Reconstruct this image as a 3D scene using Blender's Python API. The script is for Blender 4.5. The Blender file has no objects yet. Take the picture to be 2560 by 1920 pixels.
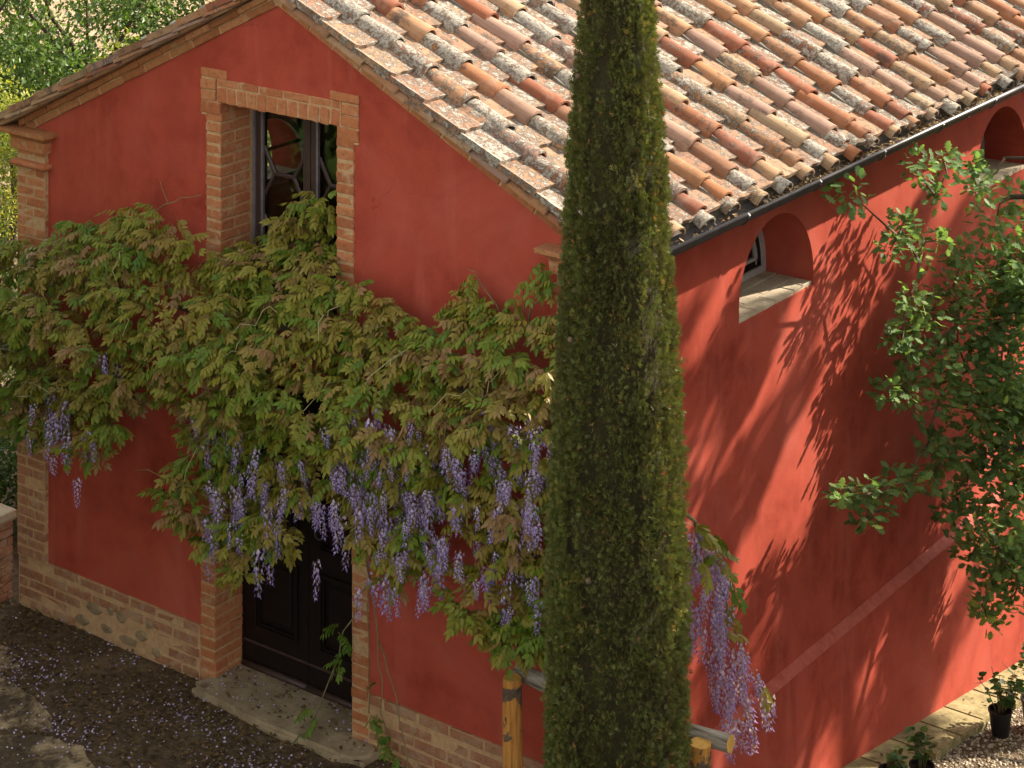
import bpy, bmesh, math, random
import numpy as np
from mathutils import Vector, Matrix, Euler

R = math.radians
rng = random.Random(7)
nrng = np.random.default_rng(11)
S = bpy.context.scene
COL = S.collection

# ------------------------------------------------------------------ camera
cam_d = bpy.data.cameras.new('camera')
cam = bpy.data.objects.new('camera', cam_d); COL.objects.link(cam)
cam.location = (11.272, -9.6, 6.874)
cam.rotation_euler = (R(90), 0, R(36.45))
cam_d.sensor_width = 36.0
cam_d.lens = 36.0 * 5252 / 2560
cam_d.shift_y = -1960 / 2560
cam_d.clip_start = 0.1
cam_d.clip_end = 2000
S.camera = cam

# ------------------------------------------------------------------ sky + sun
SUN = Vector((0.44, 1.0, 0.641)).normalized()
world = bpy.data.worlds.new('World'); S.world = world
world.use_nodes = True
wn = world.node_tree; wn.nodes.clear()
wo = wn.nodes.new('ShaderNodeOutputWorld')
bg = wn.nodes.new('ShaderNodeBackground')
sky = wn.nodes.new('ShaderNodeTexSky')
sky.sky_type = 'NISHITA'
sky.sun_disc = False
sky.sun_elevation = math.asin(SUN.z)
sky.sun_rotation = math.atan2(SUN.x, SUN.y)
sky.air_density = 1.0
sky.dust_density = 0.8
sky.ozone_density = 1.0
hs = wn.nodes.new('ShaderNodeHueSaturation')
hs.inputs['Saturation'].default_value = 0.12      # thin white cloud over the blue
wn.links.new(sky.outputs[0], hs.inputs['Color'])
wm = wn.nodes.new('ShaderNodeMix'); wm.data_type = 'RGBA'; wm.blend_type = 'MULTIPLY'
wm.inputs[0].default_value = 1.0; wm.inputs[7].default_value = (1.0, 0.975, 0.925, 1)   # warm afternoon haze
wn.links.new(hs.outputs[0], wm.inputs[6]); wn.links.new(wm.outputs[2], bg.inputs[0])
bg.inputs[1].default_value = 0.15
wn.links.new(bg.outputs[0], wo.inputs[0])
sd = bpy.data.lights.new('sun', 'SUN')
sun = bpy.data.objects.new('sun', sd); COL.objects.link(sun)
sd.energy = 4.2
sd.angle = R(0.55)
sd.color = (1.0, 0.90, 0.76)
sun.rotation_euler = SUN.to_track_quat('Z', 'Y').to_euler()
S.view_settings.view_transform = 'Standard'
S.view_settings.look = 'None'
S.view_settings.exposure = 1.75
S.view_settings.gamma = 1.0
S.view_settings.use_curve_mapping = False
S.cycles.max_bounces = 8
S.cycles.transparent_max_bounces = 8

# ------------------------------------------------------------------ node helpers
class NT:
    def __init__(self, name):
        self.m = bpy.data.materials.new(name); self.m.use_nodes = True
        self.t = self.m.node_tree; self.t.nodes.clear()
        self.out = self.t.nodes.new('ShaderNodeOutputMaterial')
        self.b = self.t.nodes.new('ShaderNodeBsdfPrincipled')
        self.t.links.new(self.b.outputs[0], self.out.inputs[0])
        self.b.inputs['Roughness'].default_value = 0.85
        self.b.inputs['Specular IOR Level'].default_value = 0.25
    def n(self, t, **kw):
        x = self.t.nodes.new(t)
        for k, v in kw.items():
            setattr(x, k, v)
        return x
    def l(self, a, b): self.t.links.new(a, b)
    def pos(self): return self.n('ShaderNodeNewGeometry').outputs['Position']
    def rnd(self): return self.n('ShaderNodeObjectInfo').outputs['Random']
    def ocol(self): return self.n('ShaderNodeObjectInfo').outputs['Color']
    def attr(self, name):
        return self.n('ShaderNodeAttribute', attribute_name=name).outputs
    def noise(self, scale, detail=4, rough=0.6, vec=None, dist=0.0):
        x = self.n('ShaderNodeTexNoise')
        x.inputs['Scale'].default_value = scale
        x.inputs['Detail'].default_value = detail
        x.inputs['Roughness'].default_value = rough
        x.inputs['Distortion'].default_value = dist
        self.l(vec if vec is not None else self.pos(), x.inputs['Vector'])
        return x.outputs[0]
    def voro(self, scale, vec=None, feature='F1'):
        x = self.n('ShaderNodeTexVoronoi', feature=feature)
        x.inputs['Scale'].default_value = scale
        self.l(vec if vec is not None else self.pos(), x.inputs['Vector'])
        return x.outputs[0]
    def scalev(self, v, s):
        x = self.n('ShaderNodeVectorMath', operation='MULTIPLY')
        self.l(v, x.inputs[0]); x.inputs[1].default_value = s
        return x.outputs[0]
    def ramp(self, f, stops, interp='LINEAR'):
        x = self.n('ShaderNodeValToRGB')
        x.color_ramp.interpolation = interp
        e = x.color_ramp.elements
        while len(e) < len(stops): e.new(0.5)
        for i, (p, c) in enumerate(stops):
            e[i].position = p
            e[i].color = tuple(c) + (1,) if not isinstance(c, (int, float)) else (c, c, c, 1)
        self.l(f, x.inputs[0])
        return x.outputs[0]
    def mix(self, f, a, b, mode='MIX'):
        x = self.n('ShaderNodeMix', data_type='RGBA', blend_type=mode)
        for sock, v in ((0, f), (6, a), (7, b)):
            if isinstance(v, (int, float)): x.inputs[sock].default_value = v
            elif isinstance(v, tuple): x.inputs[sock].default_value = v + (1,)
            else: self.l(v, x.inputs[sock])
        return x.outputs[2]
    def math(self, op, a, b=0.0, clamp=False):
        x = self.n('ShaderNodeMath', operation=op, use_clamp=clamp)
        for i, v in enumerate((a, b)):
            if isinstance(v, (int, float)): x.inputs[i].default_value = v
            else: self.l(v, x.inputs[i])
        return x.outputs[0]
    def col(self, c):
        if isinstance(c, tuple): self.b.inputs['Base Color'].default_value = c + (1,)
        else: self.l(c, self.b.inputs['Base Color'])
    def bump(self, h, strength=0.3, dist=0.01):
        x = self.n('ShaderNodeBump')
        x.inputs['Strength'].default_value = strength
        x.inputs['Distance'].default_value = dist
        self.l(h, x.inputs['Height'])
        self.l(x.outputs[0], self.b.inputs['Normal'])

M = {}
def mat_plaster():
    t = NT('red_plaster')
    big = t.noise(1.1, 5, 0.6, dist=0.6)
    mid = t.noise(5.0, 6, 0.65)
    streak = t.noise(1.0, 5, 0.6, vec=t.scalev(t.pos(), (5.5, 5.5, 0.8)))
    c = t.ramp(big, [(0.30, (0.235, 0.036, 0.021)), (0.5, (0.335, 0.060, 0.037)), (0.68, (0.425, 0.096, 0.065))])
    c = t.mix(t.ramp(mid, [(0.40, 0.0), (0.62, 0.65)]), c, (0.41, 0.072, 0.043))
    c = t.mix(t.ramp(streak, [(0.54, 0.0), (0.76, 0.5)]), c, (0.45, 0.115, 0.078))
    spots = t.noise(70, 3, 0.7)
    c = t.mix(t.ramp(spots, [(0.3, 0.25), (0.42, 0.0)]), c, (0.29, 0.030, 0.015))
    wv = t.n('ShaderNodeVectorMath', operation='ADD'); t.l(t.pos(), wv.inputs[0])
    nz = t.n('ShaderNodeTexNoise'); nz.inputs['Scale'].default_value = 3.0; nz.inputs['Detail'].default_value = 5; t.l(t.pos(), nz.inputs['Vector'])
    t.l(t.scalev(nz.outputs['Color'], (.5, .5, .5)), wv.inputs[1])
    vo = t.n('ShaderNodeTexVoronoi', feature='DISTANCE_TO_EDGE'); vo.inputs['Scale'].default_value = 0.9; t.l(wv.outputs[0], vo.inputs['Vector'])
    crack = t.math('MULTIPLY', t.ramp(vo.outputs['Distance'], [(0.0, 1.0), (0.0035, 0.0)]), t.ramp(t.noise(1.7, 3, 0.5), [(0.56, 0.0), (0.66, 0.40)]))
    c = t.mix(crack, c, (0.13, 0.018, 0.01))
    t.col(c)
    h = t.mix(0.5, t.noise(140, 4, 0.7), t.noise(11, 5, 0.65, dist=1.0))
    t.bump(h, 0.38, 0.008)
    t.b.inputs['Specular IOR Level'].default_value = 0.06
    t.b.inputs['Roughness'].default_value = 0.95
    return t.m
M['plaster'] = mat_plaster()
def mat_pale():
    t = NT('dusty_plaster')
    t.col(t.ramp(t.noise(14, 6, 0.75), [(0.35, (0.30, 0.050, 0.030)), (0.5, (0.37, 0.075, 0.048)), (0.7, (0.41, 0.10, 0.068))]))
    t.bump(t.noise(80, 5, 0.7), 0.4, 0.006)
    return t.m
M['plaster_pale'] = mat_pale()

def mat_brick(name, stops, mort=(0.43, 0.30, 0.18), smear=0.55):
    t = NT(name)
    c = t.ramp(t.rnd(), stops)
    c = t.mix(t.ramp(t.noise(16, 5, 0.65), [(0.3, 0.0), (0.7, 0.45)]), c, (0.48, 0.20, 0.088))
    c = t.mix(t.ramp(t.noise(38, 4, 0.7), [(0.36, 0.5), (0.5, 0.0)]), c, (0.19, 0.075, 0.035))
    c = t.mix(t.ramp(t.noise(7.5, 6, 0.72, dist=0.5), [(smear, 0.0), (smear + 0.13, 0.75)]), c, mort)
    t.col(c)
    t.bump(t.mix(0.5, t.noise(70, 5, 0.75), t.noise(18, 4, 0.6)), 0.55, 0.006)
    t.b.inputs['Roughness'].default_value = 0.93
    return t.m
M['brick'] = mat_brick('orange_brick', [(0.0, (0.30, 0.085, 0.032)), (0.35, (0.40, 0.135, 0.052)), (0.7, (0.44, 0.18, 0.078)), (1.0, (0.37, 0.105, 0.042))])
M['brick_dark'] = mat_brick('weathered_brick', [(0.0, (0.20, 0.085, 0.05)), (0.5, (0.27, 0.12, 0.07)), (1.0, (0.31, 0.15, 0.09))], (0.36, 0.25, 0.155), 0.48)
M['brick_rake'] = mat_brick('cornice_brick', [(0.0, (0.22, 0.07, 0.024)), (0.5, (0.34, 0.13, 0.046)), (1.0, (0.42, 0.19, 0.085))], (0.42, 0.29, 0.15), 0.58)
M['flat_tile'] = mat_brick('pale_flat_tile', [(0.0, (0.36, 0.22, 0.12)), (0.5, (0.42, 0.28, 0.16)), (1.0, (0.46, 0.30, 0.19))], (0.30, 0.25, 0.19), 0.5)

def mat_simple(name, c0, c1, sc=20, bump=0.3, rough=0.9, bd=0.006, spec=0.25):
    t = NT(name)
    t.col(t.mix(t.ramp(t.noise(sc, 5, 0.65), [(0.3, 0.0), (0.7, 1.0)]), c0, c1))
    if bump: t.bump(t.noise(sc * 3, 5, 0.7), bump, bd)
    t.b.inputs['Roughness'].default_value = rough
    t.b.inputs['Specular IOR Level'].default_value = spec
    return t.m
M['mortar'] = mat_simple('lime_mortar', (0.37, 0.21, 0.10), (0.53, 0.345, 0.185), 30, 0.6)
M['mortar_grey'] = mat_simple('grey_mortar', (0.10, 0.085, 0.066), (0.165, 0.145, 0.115), 25, 0.6)
M['step'] = mat_simple('worn_step_stone', (0.20, 0.145, 0.085), (0.42, 0.325, 0.205), 7, 0.7, 0.9, 0.01)
M['stone'] = mat_simple('limestone', (0.33, 0.26, 0.17), (0.50, 0.42, 0.30), 9, 0.6)
M['rubble'] = mat_simple('rubble_stone', (0.16, 0.11, 0.06), (0.32, 0.225, 0.135), 22, 0.7)
M['inside'] = mat_simple('interior_plaster', (0.20, 0.15, 0.12), (0.26, 0.20, 0.16), 3, 0.1)
M['wood_dark'] = mat_simple('dark_brown_paint', (0.006, 0.0032, 0.0026), (0.012, 0.006, 0.0045), 14, 0.15, 0.5, 0.003, 0.25)
M['frame_brown'] = mat_simple('brown_window_paint', (0.038, 0.020, 0.016), (0.06, 0.033, 0.027), 14, 0.1, 0.5, 0.003, 0.4)
M['frame_lilac'] = mat_simple('grey_lilac_paint', (0.12, 0.10, 0.105), (0.18, 0.155, 0.16), 20, 0.1, 0.6)
M['frame_grey'] = mat_simple('pale_grey_paint', (0.36, 0.33, 0.32), (0.45, 0.41, 0.40), 20, 0.1, 0.6)
M['gutter'] = mat_simple('painted_metal', (0.045, 0.037, 0.034), (0.085, 0.07, 0.064), 8, 0.08, 0.38, 0.002, 0.6)
M['steel'] = mat_simple('galvanised_steel', (0.35, 0.35, 0.34), (0.5, 0.5, 0.48), 30, 0.05, 0.4)
M['pot'] = mat_simple('black_plastic', (0.010, 0.010, 0.010), (0.018, 0.017, 0.016), 10, 0.05, 0.45)
M['soil'] = mat_simple('potting_soil', (0.03, 0.02, 0.012), (0.06, 0.04, 0.025), 40, 0.8)

def mat_glass():
    t = NT('window_glass')
    t.b.inputs['Base Color'].default_value = (0.8, 0.86, 0.83, 1)
    t.b.inputs['Roughness'].default_value = 0.02
    t.b.inputs['Transmission Weight'].default_value = 1.0
    t.b.inputs['IOR'].default_value = 1.45
    tr = t.n('ShaderNodeBsdfTransparent'); gl = t.n('ShaderNodeBsdfGlossy')
    gl.inputs['Roughness'].default_value = 0.02
    tr.inputs[0].default_value = (0.80, 0.84, 0.82, 1)
    lw = t.n('ShaderNodeLayerWeight'); lw.inputs[0].default_value = 0.12
    mx = t.n('ShaderNodeMixShader')
    t.l(t.ramp(lw.outputs['Facing'], [(0.0, 0.05), (0.75, 0.12), (1.0, 0.6)]), mx.inputs[0]); t.l(tr.outputs[0], mx.inputs[1]); t.l(gl.outputs[0], mx.inputs[2])
    t.l(mx.outputs[0], t.out.inputs[0])
    return t.m
M['glass'] = mat_glass()

def mat_tile(name, lichen_bias):
    # object colour = fired clay colour, its alpha = how much lichen grows on the tile
    t = NT(name)
    info = t.n('ShaderNodeObjectInfo')
    c = info.outputs['Color']; lich = info.outputs['Alpha']
    off = t.n('ShaderNodeVectorMath', operation='ADD')
    t.l(t.pos(), off.inputs[0])
    cmb = t.n('ShaderNodeCombineXYZ'); t.l(t.math('MULTIPLY', info.outputs['Random'], 37.0), cmb.inputs[0])
    t.l(cmb.outputs[0], off.inputs[1]); v = off.outputs[0]
    # drag marks along the tile
    obj = t.n('ShaderNodeTexCoord').outputs['Object']
    drag = t.noise(1.0, 4, 0.6, vec=t.scalev(obj, (3.5, 60, 60)))
    c = t.mix(t.ramp(drag, [(0.35, 0.30), (0.6, 0.0)]), c, (0.12, 0.05, 0.024))
    c = t.mix(t.ramp(t.noise(7, 5, 0.65, vec=v, dist=0.6), [(0.5, 0.0), (0.72, 0.42)]), c, (0.35, 0.24, 0.175))
    c = t.mix(t.ramp(t.noise(11, 5, 0.7, vec=v), [(0.34, 0.35), (0.48, 0.0)]), c, (0.12, 0.06, 0.035))
    # lichen: blotchy pale grey with dark rims
    ln = t.noise(20, 7, 0.78, vec=v, dist=0.35)
    lm = t.math('ADD', ln, t.math('SUBTRACT', t.math('MULTIPLY', lich, 0.6), 0.27 + lichen_bias))
    lmask = t.ramp(lm, [(0.49, 0.0), (0.53, 1.0)])
    dark = t.ramp(lm, [(0.42, 0.0), (0.48, 0.85), (0.57, 0.0)])
    c = t.mix(dark, c, (0.05, 0.042, 0.034))
    c = t.mix(t.ramp(t.noise(4.5, 6, 0.72, vec=v), [(0.57, 0.0), (0.66, 0.8)]), c, (0.055, 0.042, 0.032))
    lc = t.ramp(t.noise(55, 4, 0.75, vec=v), [(0.33, (0.09, 0.075, 0.06)), (0.5, (0.26, 0.228, 0.182)), (0.7, (0.42, 0.38, 0.315))])
    c = t.mix(lmask, c, lc)
    ym = t.ramp(t.noise(9, 5, 0.75, vec=v), [(0.70, 0.0), (0.745, 1.0)])
    c = t.mix(ym, c, (0.30, 0.20, 0.03))
    t.col(c)
    hb = t.mix(0.55, t.mix(0.6, drag, t.noise(60, 5, 0.75, vec=v)), lmask)
    t.bump(hb, 0.5, 0.006)
    t.b.inputs['Roughness'].default_value = 0.93
    return t.m
M['tile'] = mat_tile('clay_tile', 0.0)

def mat_leaf(name, stops, trans=0.35, rough=0.5, attr='tint', spec=0.3, flip=None):
    t = NT(name)
    f = t.attr(attr)['Fac']
    c = t.ramp(f, stops)
    c = t.mix(t.ramp(t.noise(60, 2, 0.5), [(0.35, 0.0), (0.75, 0.3)]), c, (0.13, 0.15, 0.04))
    t.col(c)
    t.b.inputs['Roughness'].default_value = rough
    t.b.inputs['Specular IOR Level'].default_value = spec
    tl = t.n('ShaderNodeBsdfTranslucent')
    bright = t.mix(1.0, c, (1.5, 1.6, 0.7), 'MULTIPLY')
    t.l(bright, tl.inputs[0])
    mx = t.n('ShaderNodeMixShader'); mx.inputs[0].default_value = trans
    t.l(t.b.outputs[0], mx.inputs[1]); t.l(tl.outputs[0], mx.inputs[2])
    t.l(mx.outputs[0], t.out.inputs[0])
    return t.m
M['wleaf'] = mat_leaf('wisteria_leaf', [(0.0, (0.042, 0.11, 0.006)), (0.3, (0.115, 0.175, 0.010)), (0.55, (0.215, 0.185, 0.017)), (0.8, (0.225, 0.155, 0.032)), (1.0, (0.245, 0.13, 0.055))], 0.14, 0.5, spec=0.25)
M['oleaf'] = mat_leaf('oak_leaf', [(0.0, (0.035, 0.075, 0.024)), (0.5, (0.145, 0.235, 0.088)), (0.85, (0.20, 0.30, 0.105)), (1.0, (0.27, 0.34, 0.08))], 0.40, 0.6, spec=0.12)
M['bleaf'] = mat_leaf('shrub_leaf', [(0.0, (0.02, 0.05, 0.012)), (0.5, (0.06, 0.115, 0.022)), (1.0, (0.12, 0.19, 0.04))], 0.35, 0.45)
M['yleaf'] = mat_leaf('yellow_shrub_leaf', [(0.0, (0.06, 0.10, 0.012)), (0.5, (0.19, 0.21, 0.025)), (1.0, (0.40, 0.36, 0.05))], 0.4, 0.5)
M['gleaf'] = mat_leaf('silver_shrub_leaf', [(0.0, (0.07, 0.10, 0.05)), (0.5, (0.16, 0.19, 0.10)), (1.0, (0.27, 0.29, 0.17))], 0.3, 0.6)
M['pleaf'] = mat_leaf('pot_plant_leaf', [(0.0, (0.015, 0.045, 0.012)), (0.5, (0.04, 0.095, 0.025)), (1.0, (0.09, 0.15, 0.035))], 0.25, 0.35)
M['cleaf'] = mat_leaf('cypress_spray', [(0.0, (0.060, 0.040, 0.016)), (0.35, (0.095, 0.086, 0.024)), (0.65, (0.098, 0.116, 0.026)), (0.88, (0.165, 0.17, 0.034)), (0.95, (0.29, 0.18, 0.05)), (1.0, (0.34, 0.16, 0.06))], 0.12, 0.65)
M['petal'] = mat_leaf('wisteria_petal', [(0.0, (0.17, 0.085, 0.42)), (0.45, (0.38, 0.27, 0.62)), (0.8, (0.57, 0.47, 0.76)), (0.93, (0.70, 0.62, 0.84)), (1.0, (0.38, 0.30, 0.12))], 0.3, 0.6)
M['litter'] = mat_leaf('dead_leaf', [(0.0, (0.045, 0.026, 0.013)), (0.5, (0.12, 0.064, 0.028)), (0.85, (0.21, 0.115, 0.048)), (1.0, (0.34, 0.22, 0.10))], 0.05, 0.8)
M['gravel'] = mat_leaf('gravel_chip', [(0.0, (0.17, 0.12, 0.075)), (0.5, (0.36, 0.28, 0.19)), (1.0, (0.58, 0.50, 0.40))], 0.0, 0.9)
M['bark'] = mat_simple('bark', (0.045, 0.033, 0.022), (0.11, 0.085, 0.06), 18, 0.9, 0.95, 0.02)
M['twig'] = mat_simple('twig', (0.09, 0.065, 0.04), (0.17, 0.12, 0.07), 30, 0.4)
M['vine'] = mat_simple('vine_stem', (0.14, 0.12, 0.055), (0.24, 0.20, 0.10), 30, 0.4)

def mat_post():
    t = NT('peeled_wood')
    g = t.noise(1.0, 5, 0.6, vec=t.scalev(t.pos(), (55, 55, 5)))
    c = t.ramp(g, [(0.3, (0.24, 0.085, 0.018)), (0.5, (0.44, 0.19, 0.04)), (0.7, (0.55, 0.27, 0.065))])
    bark = t.ramp(t.noise(5.5, 4, 0.6, dist=0.4), [(0.53, 0.0), (0.56, 1.0)])
    c = t.mix(bark, c, t.ramp(t.noise(30, 4, 0.7), [(0.3, (0.035, 0.022, 0.014)), (0.7, (0.16, 0.11, 0.075))]))
    t.col(c); t.bump(t.mix(0.5, g, bark), 0.5, 0.01)
    return t.m
M['post'] = mat_post()
def mat_rail():
    t = NT('weathered_rail')
    g = t.noise(1.0, 5, 0.65, vec=t.scalev(t.pos(), (6, 60, 60)))
    c = t.ramp(g, [(0.3, (0.09, 0.065, 0.045)), (0.5, (0.26, 0.22, 0.17)), (0.7, (0.42, 0.37, 0.30))])
    t.col(c); t.bump(g, 0.5, 0.01)
    return t.m
M['rail'] = mat_rail()
def mat_cut():
    t = NT('cut_wood_end')
    c = t.ramp(t.noise(25, 4, 0.6), [(0.3, (0.42, 0.20, 0.035)), (0.6, (0.60, 0.34, 0.085)), (0.8, (0.52, 0.27, 0.06))])
    t.col(c); return t.m
M['cut'] = mat_cut()

def mat_ground():
    t = NT('earth_ground')
    n1 = t.noise(1.3, 6, 0.65); n2 = t.noise(22, 6, 0.75)
    c = t.ramp(n2, [(0.3, (0.04, 0.025, 0.014)), (0.52, (0.10, 0.065, 0.036)), (0.75, (0.20, 0.138, 0.078))])
    c = t.mix(t.ramp(n1, [(0.56, 0.0), (0.68, 0.55)]), c, (0.21, 0.155, 0.09))
    sep = t.n('ShaderNodeSeparateXYZ'); t.l(t.pos(), sep.inputs[0])
    far = t.ramp(t.math('ADD', t.math('MULTIPLY', sep.outputs[0], -0.1), t.math('MULTIPLY', sep.outputs[1], 0.02)), [(0.12, 0.0), (0.35, 1.0)])
    dry = t.ramp(t.noise(3, 6, 0.7), [(0.3, (0.20, 0.13, 0.075)), (0.6, (0.40, 0.28, 0.17)), (0.8, (0.50, 0.37, 0.24))])
    c = t.mix(far, c, dry)
    side = t.ramp(sep.outputs[0], [(0.0, 0.0), (1.0, 0.0)])
    t.col(c)
    t.bump(t.mix(0.5, n2, t.noise(60, 5, 0.7)), 0.9, 0.02)
    t.b.inputs['Roughness'].default_value = 0.97
    return t.m
M['ground'] = mat_ground()
def mat_flag():
    t = NT('worn_flagstone')
    c = t.ramp(t.noise(6, 6, 0.7), [(0.3, (0.24, 0.165, 0.09)), (0.5, (0.40, 0.295, 0.17)), (0.75, (0.52, 0.41, 0.26))])
    c = t.mix(t.ramp(t.noise(14, 6, 0.75), [(0.36, 0.85), (0.5, 0.0)]), c, (0.055, 0.038, 0.022))
    soil = t.ramp(t.noise(2.6, 6, 0.72, dist=0.4), [(0.43, 0.0), (0.56, 0.95)])
    c = t.mix(soil, c, t.ramp(t.noise(30, 5, 0.7), [(0.3, (0.03, 0.019, 0.011)), (0.7, (0.10, 0.066, 0.036))]))
    t.col(c); t.bump(t.noise(45, 6, 0.75), 0.8, 0.012)
    return t.m
M['flag'] = mat_flag()
def mat_pave():
    t = NT('yellow_paving_stone')
    c = t.ramp(t.noise(7, 6, 0.7), [(0.3, (0.13, 0.10, 0.04)), (0.5, (0.25, 0.20, 0.085)), (0.75, (0.36, 0.29, 0.15))])
    c = t.mix(t.ramp(t.noise(25, 5, 0.75), [(0.34, 0.7), (0.46, 0.0)]), c, (0.09, 0.07, 0.035))
    t.col(c); t.bump(t.noise(50, 6, 0.75), 0.6, 0.008)
    return t.m
M['pave'] = mat_pave()

# ------------------------------------------------------------------ object helpers
def link(name, me, parent=None):
    o = bpy.data.objects.new(name, me); COL.objects.link(o)
    if parent is not None: o.parent = parent
    return o
def tag(o, label=None, cat=None, group=None, kind=None):
    if label: o['label'] = label
    if cat: o['category'] = cat
    if group: o['group'] = group
    if kind: o['kind'] = kind
    return o
def empty(name, loc=(0, 0, 0)):
    o = bpy.data.objects.new(name, None); COL.objects.link(o); o.location = loc
    o.empty_display_size = 0.2
    return o
def pm(name, V, F, mat, smooth=False):
    me = bpy.data.meshes.new(name); me.from_pydata([tuple(v) for v in V], [], F)
    if isinstance(mat, (list, tuple)):
        for m in mat: me.materials.append(M[m])
    else: me.materials.append(M[mat])
    if smooth: me.polygons.foreach_set('use_smooth', [True] * len(me.polygons))
    me.update(); return me
def bm_mesh(name, bm, mat, smooth=False):
    bmesh.ops.recalc_face_normals(bm, faces=bm.faces)
    me = bpy.data.meshes.new(name); bm.to_mesh(me); bm.free()
    me.materials.append(M[mat])
    if smooth: me.polygons.foreach_set('use_smooth', [True] * len(me.polygons))
    return me
def tri_mesh(name, V, T, mat, tint=None, smooth=False):
    me = bpy.data.meshes.new(name)
    n = len(V); m = len(T)
    me.vertices.add(n); me.vertices.foreach_set('co', np.asarray(V, np.float32).ravel())
    me.loops.add(m * 3); me.loops.foreach_set('vertex_index', np.asarray(T, np.int32).ravel())
    me.polygons.add(m)
    me.polygons.foreach_set('loop_start', np.arange(0, m * 3, 3, dtype=np.int32))
    me.polygons.foreach_set('loop_total', np.full(m, 3, np.int32))
    if smooth: me.polygons.foreach_set('use_smooth', np.ones(m, bool))
    me.materials.append(M[mat])
    if tint is not None:
        a = me.attributes.new('tint', 'FLOAT', 'POINT'); a.data.foreach_set('value', np.asarray(tint, np.float32))
    me.update(); me.validate()
    return me

def box_bm(bm, x0, x1, y0, y1, z0, z1):
    vs = [bm.verts.new(p) for p in ((x0,y0,z0),(x1,y0,z0),(x1,y1,z0),(x0,y1,z0),(x0,y0,z1),(x1,y0,z1),(x1,y1,z1),(x0,y1,z1))]
    for f in ((0,3,2,1),(4,5,6,7),(0,1,5,4),(1,2,6,5),(2,3,7,6),(3,0,4,7)): bm.faces.new([vs[i] for i in f])
    return vs
def box(name, x0, x1, y0, y1, z0, z1, mat, parent, bevel=0.0):
    bm = bmesh.new(); box_bm(bm, x0, x1, y0, y1, z0, z1)
    if bevel: bmesh.ops.bevel(bm, geom=list(bm.edges), offset=bevel, segments=1, affect='EDGES')
    return link(name, bm_mesh(name, bm, mat), parent)

BC = {}
def brick_mesh(dx, dy, dz, mat, var, bev=0.006, jit=0.003):
    key = (round(dx, 2), round(dy, 2), round(dz, 3), mat, var)
    if key in BC: return BC[key]
    r = random.Random(hash((key[0], key[1], key[2], var)))
    bm = bmesh.new(); box_bm(bm, -key[0]/2, key[0]/2, -key[1]/2, key[1]/2, -key[2]/2, key[2]/2)
    bmesh.ops.bevel(bm, geom=list(bm.edges), offset=bev, segments=1, affect='EDGES')
    for v in bm.verts: v.co += Vector((r.uniform(-1,1), r.uniform(-1,1), r.uniform(-1,1))) * jit
    BC[key] = bm_mesh('brick', bm, mat)
    return BC[key]
def brick(parent, c, d, mat='brick', rot=(0,0,0), name='brick', bev=0.006, jit=0.003):
    o = link(name, brick_mesh(d[0], d[1], d[2], mat, rng.randrange(4), bev, jit), parent)
    o.location = (c[0] + rng.uniform(-.0015, .0015), c[1] + rng.uniform(-.003, .003), c[2] + rng.uniform(-.0015, .0015))
    o.rotation_euler = (rot[0] + rng.uniform(-.008, .008), rot[1] + rng.uniform(-.006, .006), rot[2] + rng.uniform(-.008, .008))
    return o

def fill_poly(outer, holes):
    """triangulate a 2D polygon with holes -> pts, tris, loops"""
    bm = bmesh.new(); loops = []
    for lp in [outer] + holes:
        vs = [bm.verts.new((p[0], p[1], 0)) for p in lp]
        for i in range(len(vs)): bm.edges.new((vs[i], vs[(i+1) % len(vs)]))
        loops.append(vs)
    bmesh.ops.triangle_fill(bm, use_beauty=True, use_dissolve=False, edges=list(bm.edges), normal=(0,0,1))
    bm.verts.index_update()
    pts = [(v.co.x, v.co.y) for v in bm.verts]
    tris = [tuple(v.index for v in f.verts) for f in bm.faces]
    lidx = [[v.index for v in l] for l in loops]
    bm.free(); return pts, tris, lidx
def wall_plate(name, outer, holes, mp, c0, c1, mat, parent):
    pts, tris, loops = fill_poly(outer, holes)
    n = len(pts)
    V = [mp(p[0], p[1], c0) for p in pts] + [mp(p[0], p[1], c1) for p in pts]
    F = [t for t in tris] + [tuple(i + n for i in reversed(t)) for t in tris]
    for l in loops:
        for i in range(len(l)):
            a, b = l[i], l[(i+1) % len(l)]
            F.append((a, b, b + n, a + n))
    bm = bmesh.new()
    vs = [bm.verts.new(v) for v in V]
    for f in F:
        try: bm.faces.new([vs[i] for i in f])
        except ValueError: pass
    return link(name, bm_mesh(name, bm, mat), parent)

def tube(pts, rad, seg=6, cap=True):
    """verts/faces of a tube through pts; rad = number or list"""
    pts = [Vector(p) for p in pts]; n = len(pts)
    rad = [rad] * n if isinstance(rad, (int, float)) else rad
    V, F = [], []
    up = Vector((0.13, 0.21, 1)).normalized()
    for i, p in enumerate(pts):
        d = (pts[min(i+1, n-1)] - pts[max(i-1, 0)]).normalized()
        a = d.cross(up)
        if a.length < 1e-3: a = d.cross(Vector((1, 0, 0)))
        a.normalize(); b = d.cross(a)
        for k in range(seg):
            t = 2 * math.pi * k / seg
            V.append(p + (a * math.cos(t) + b * math.sin(t)) * rad[i])
    for i in range(n - 1):
        for k in range(seg):
            k2 = (k + 1) % seg
            F.append((i*seg + k, i*seg + k2, (i+1)*seg + k2, (i+1)*seg + k))
    if cap:
        F.append(tuple(range(seg))[::-1]); F.append(tuple((n-1)*seg + k for k in range(seg)))
    return V, F
def tubes(name, lst, mat, parent=None, seg=6, smooth=True):
    V, F = [], []
    for pts, rad in lst:
        v, f = tube(pts, rad, seg); o = len(V); V += v; F += [tuple(i + o for i in q) for q in f]
    return link(name, pm(name, V, F, mat, smooth), parent)

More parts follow.
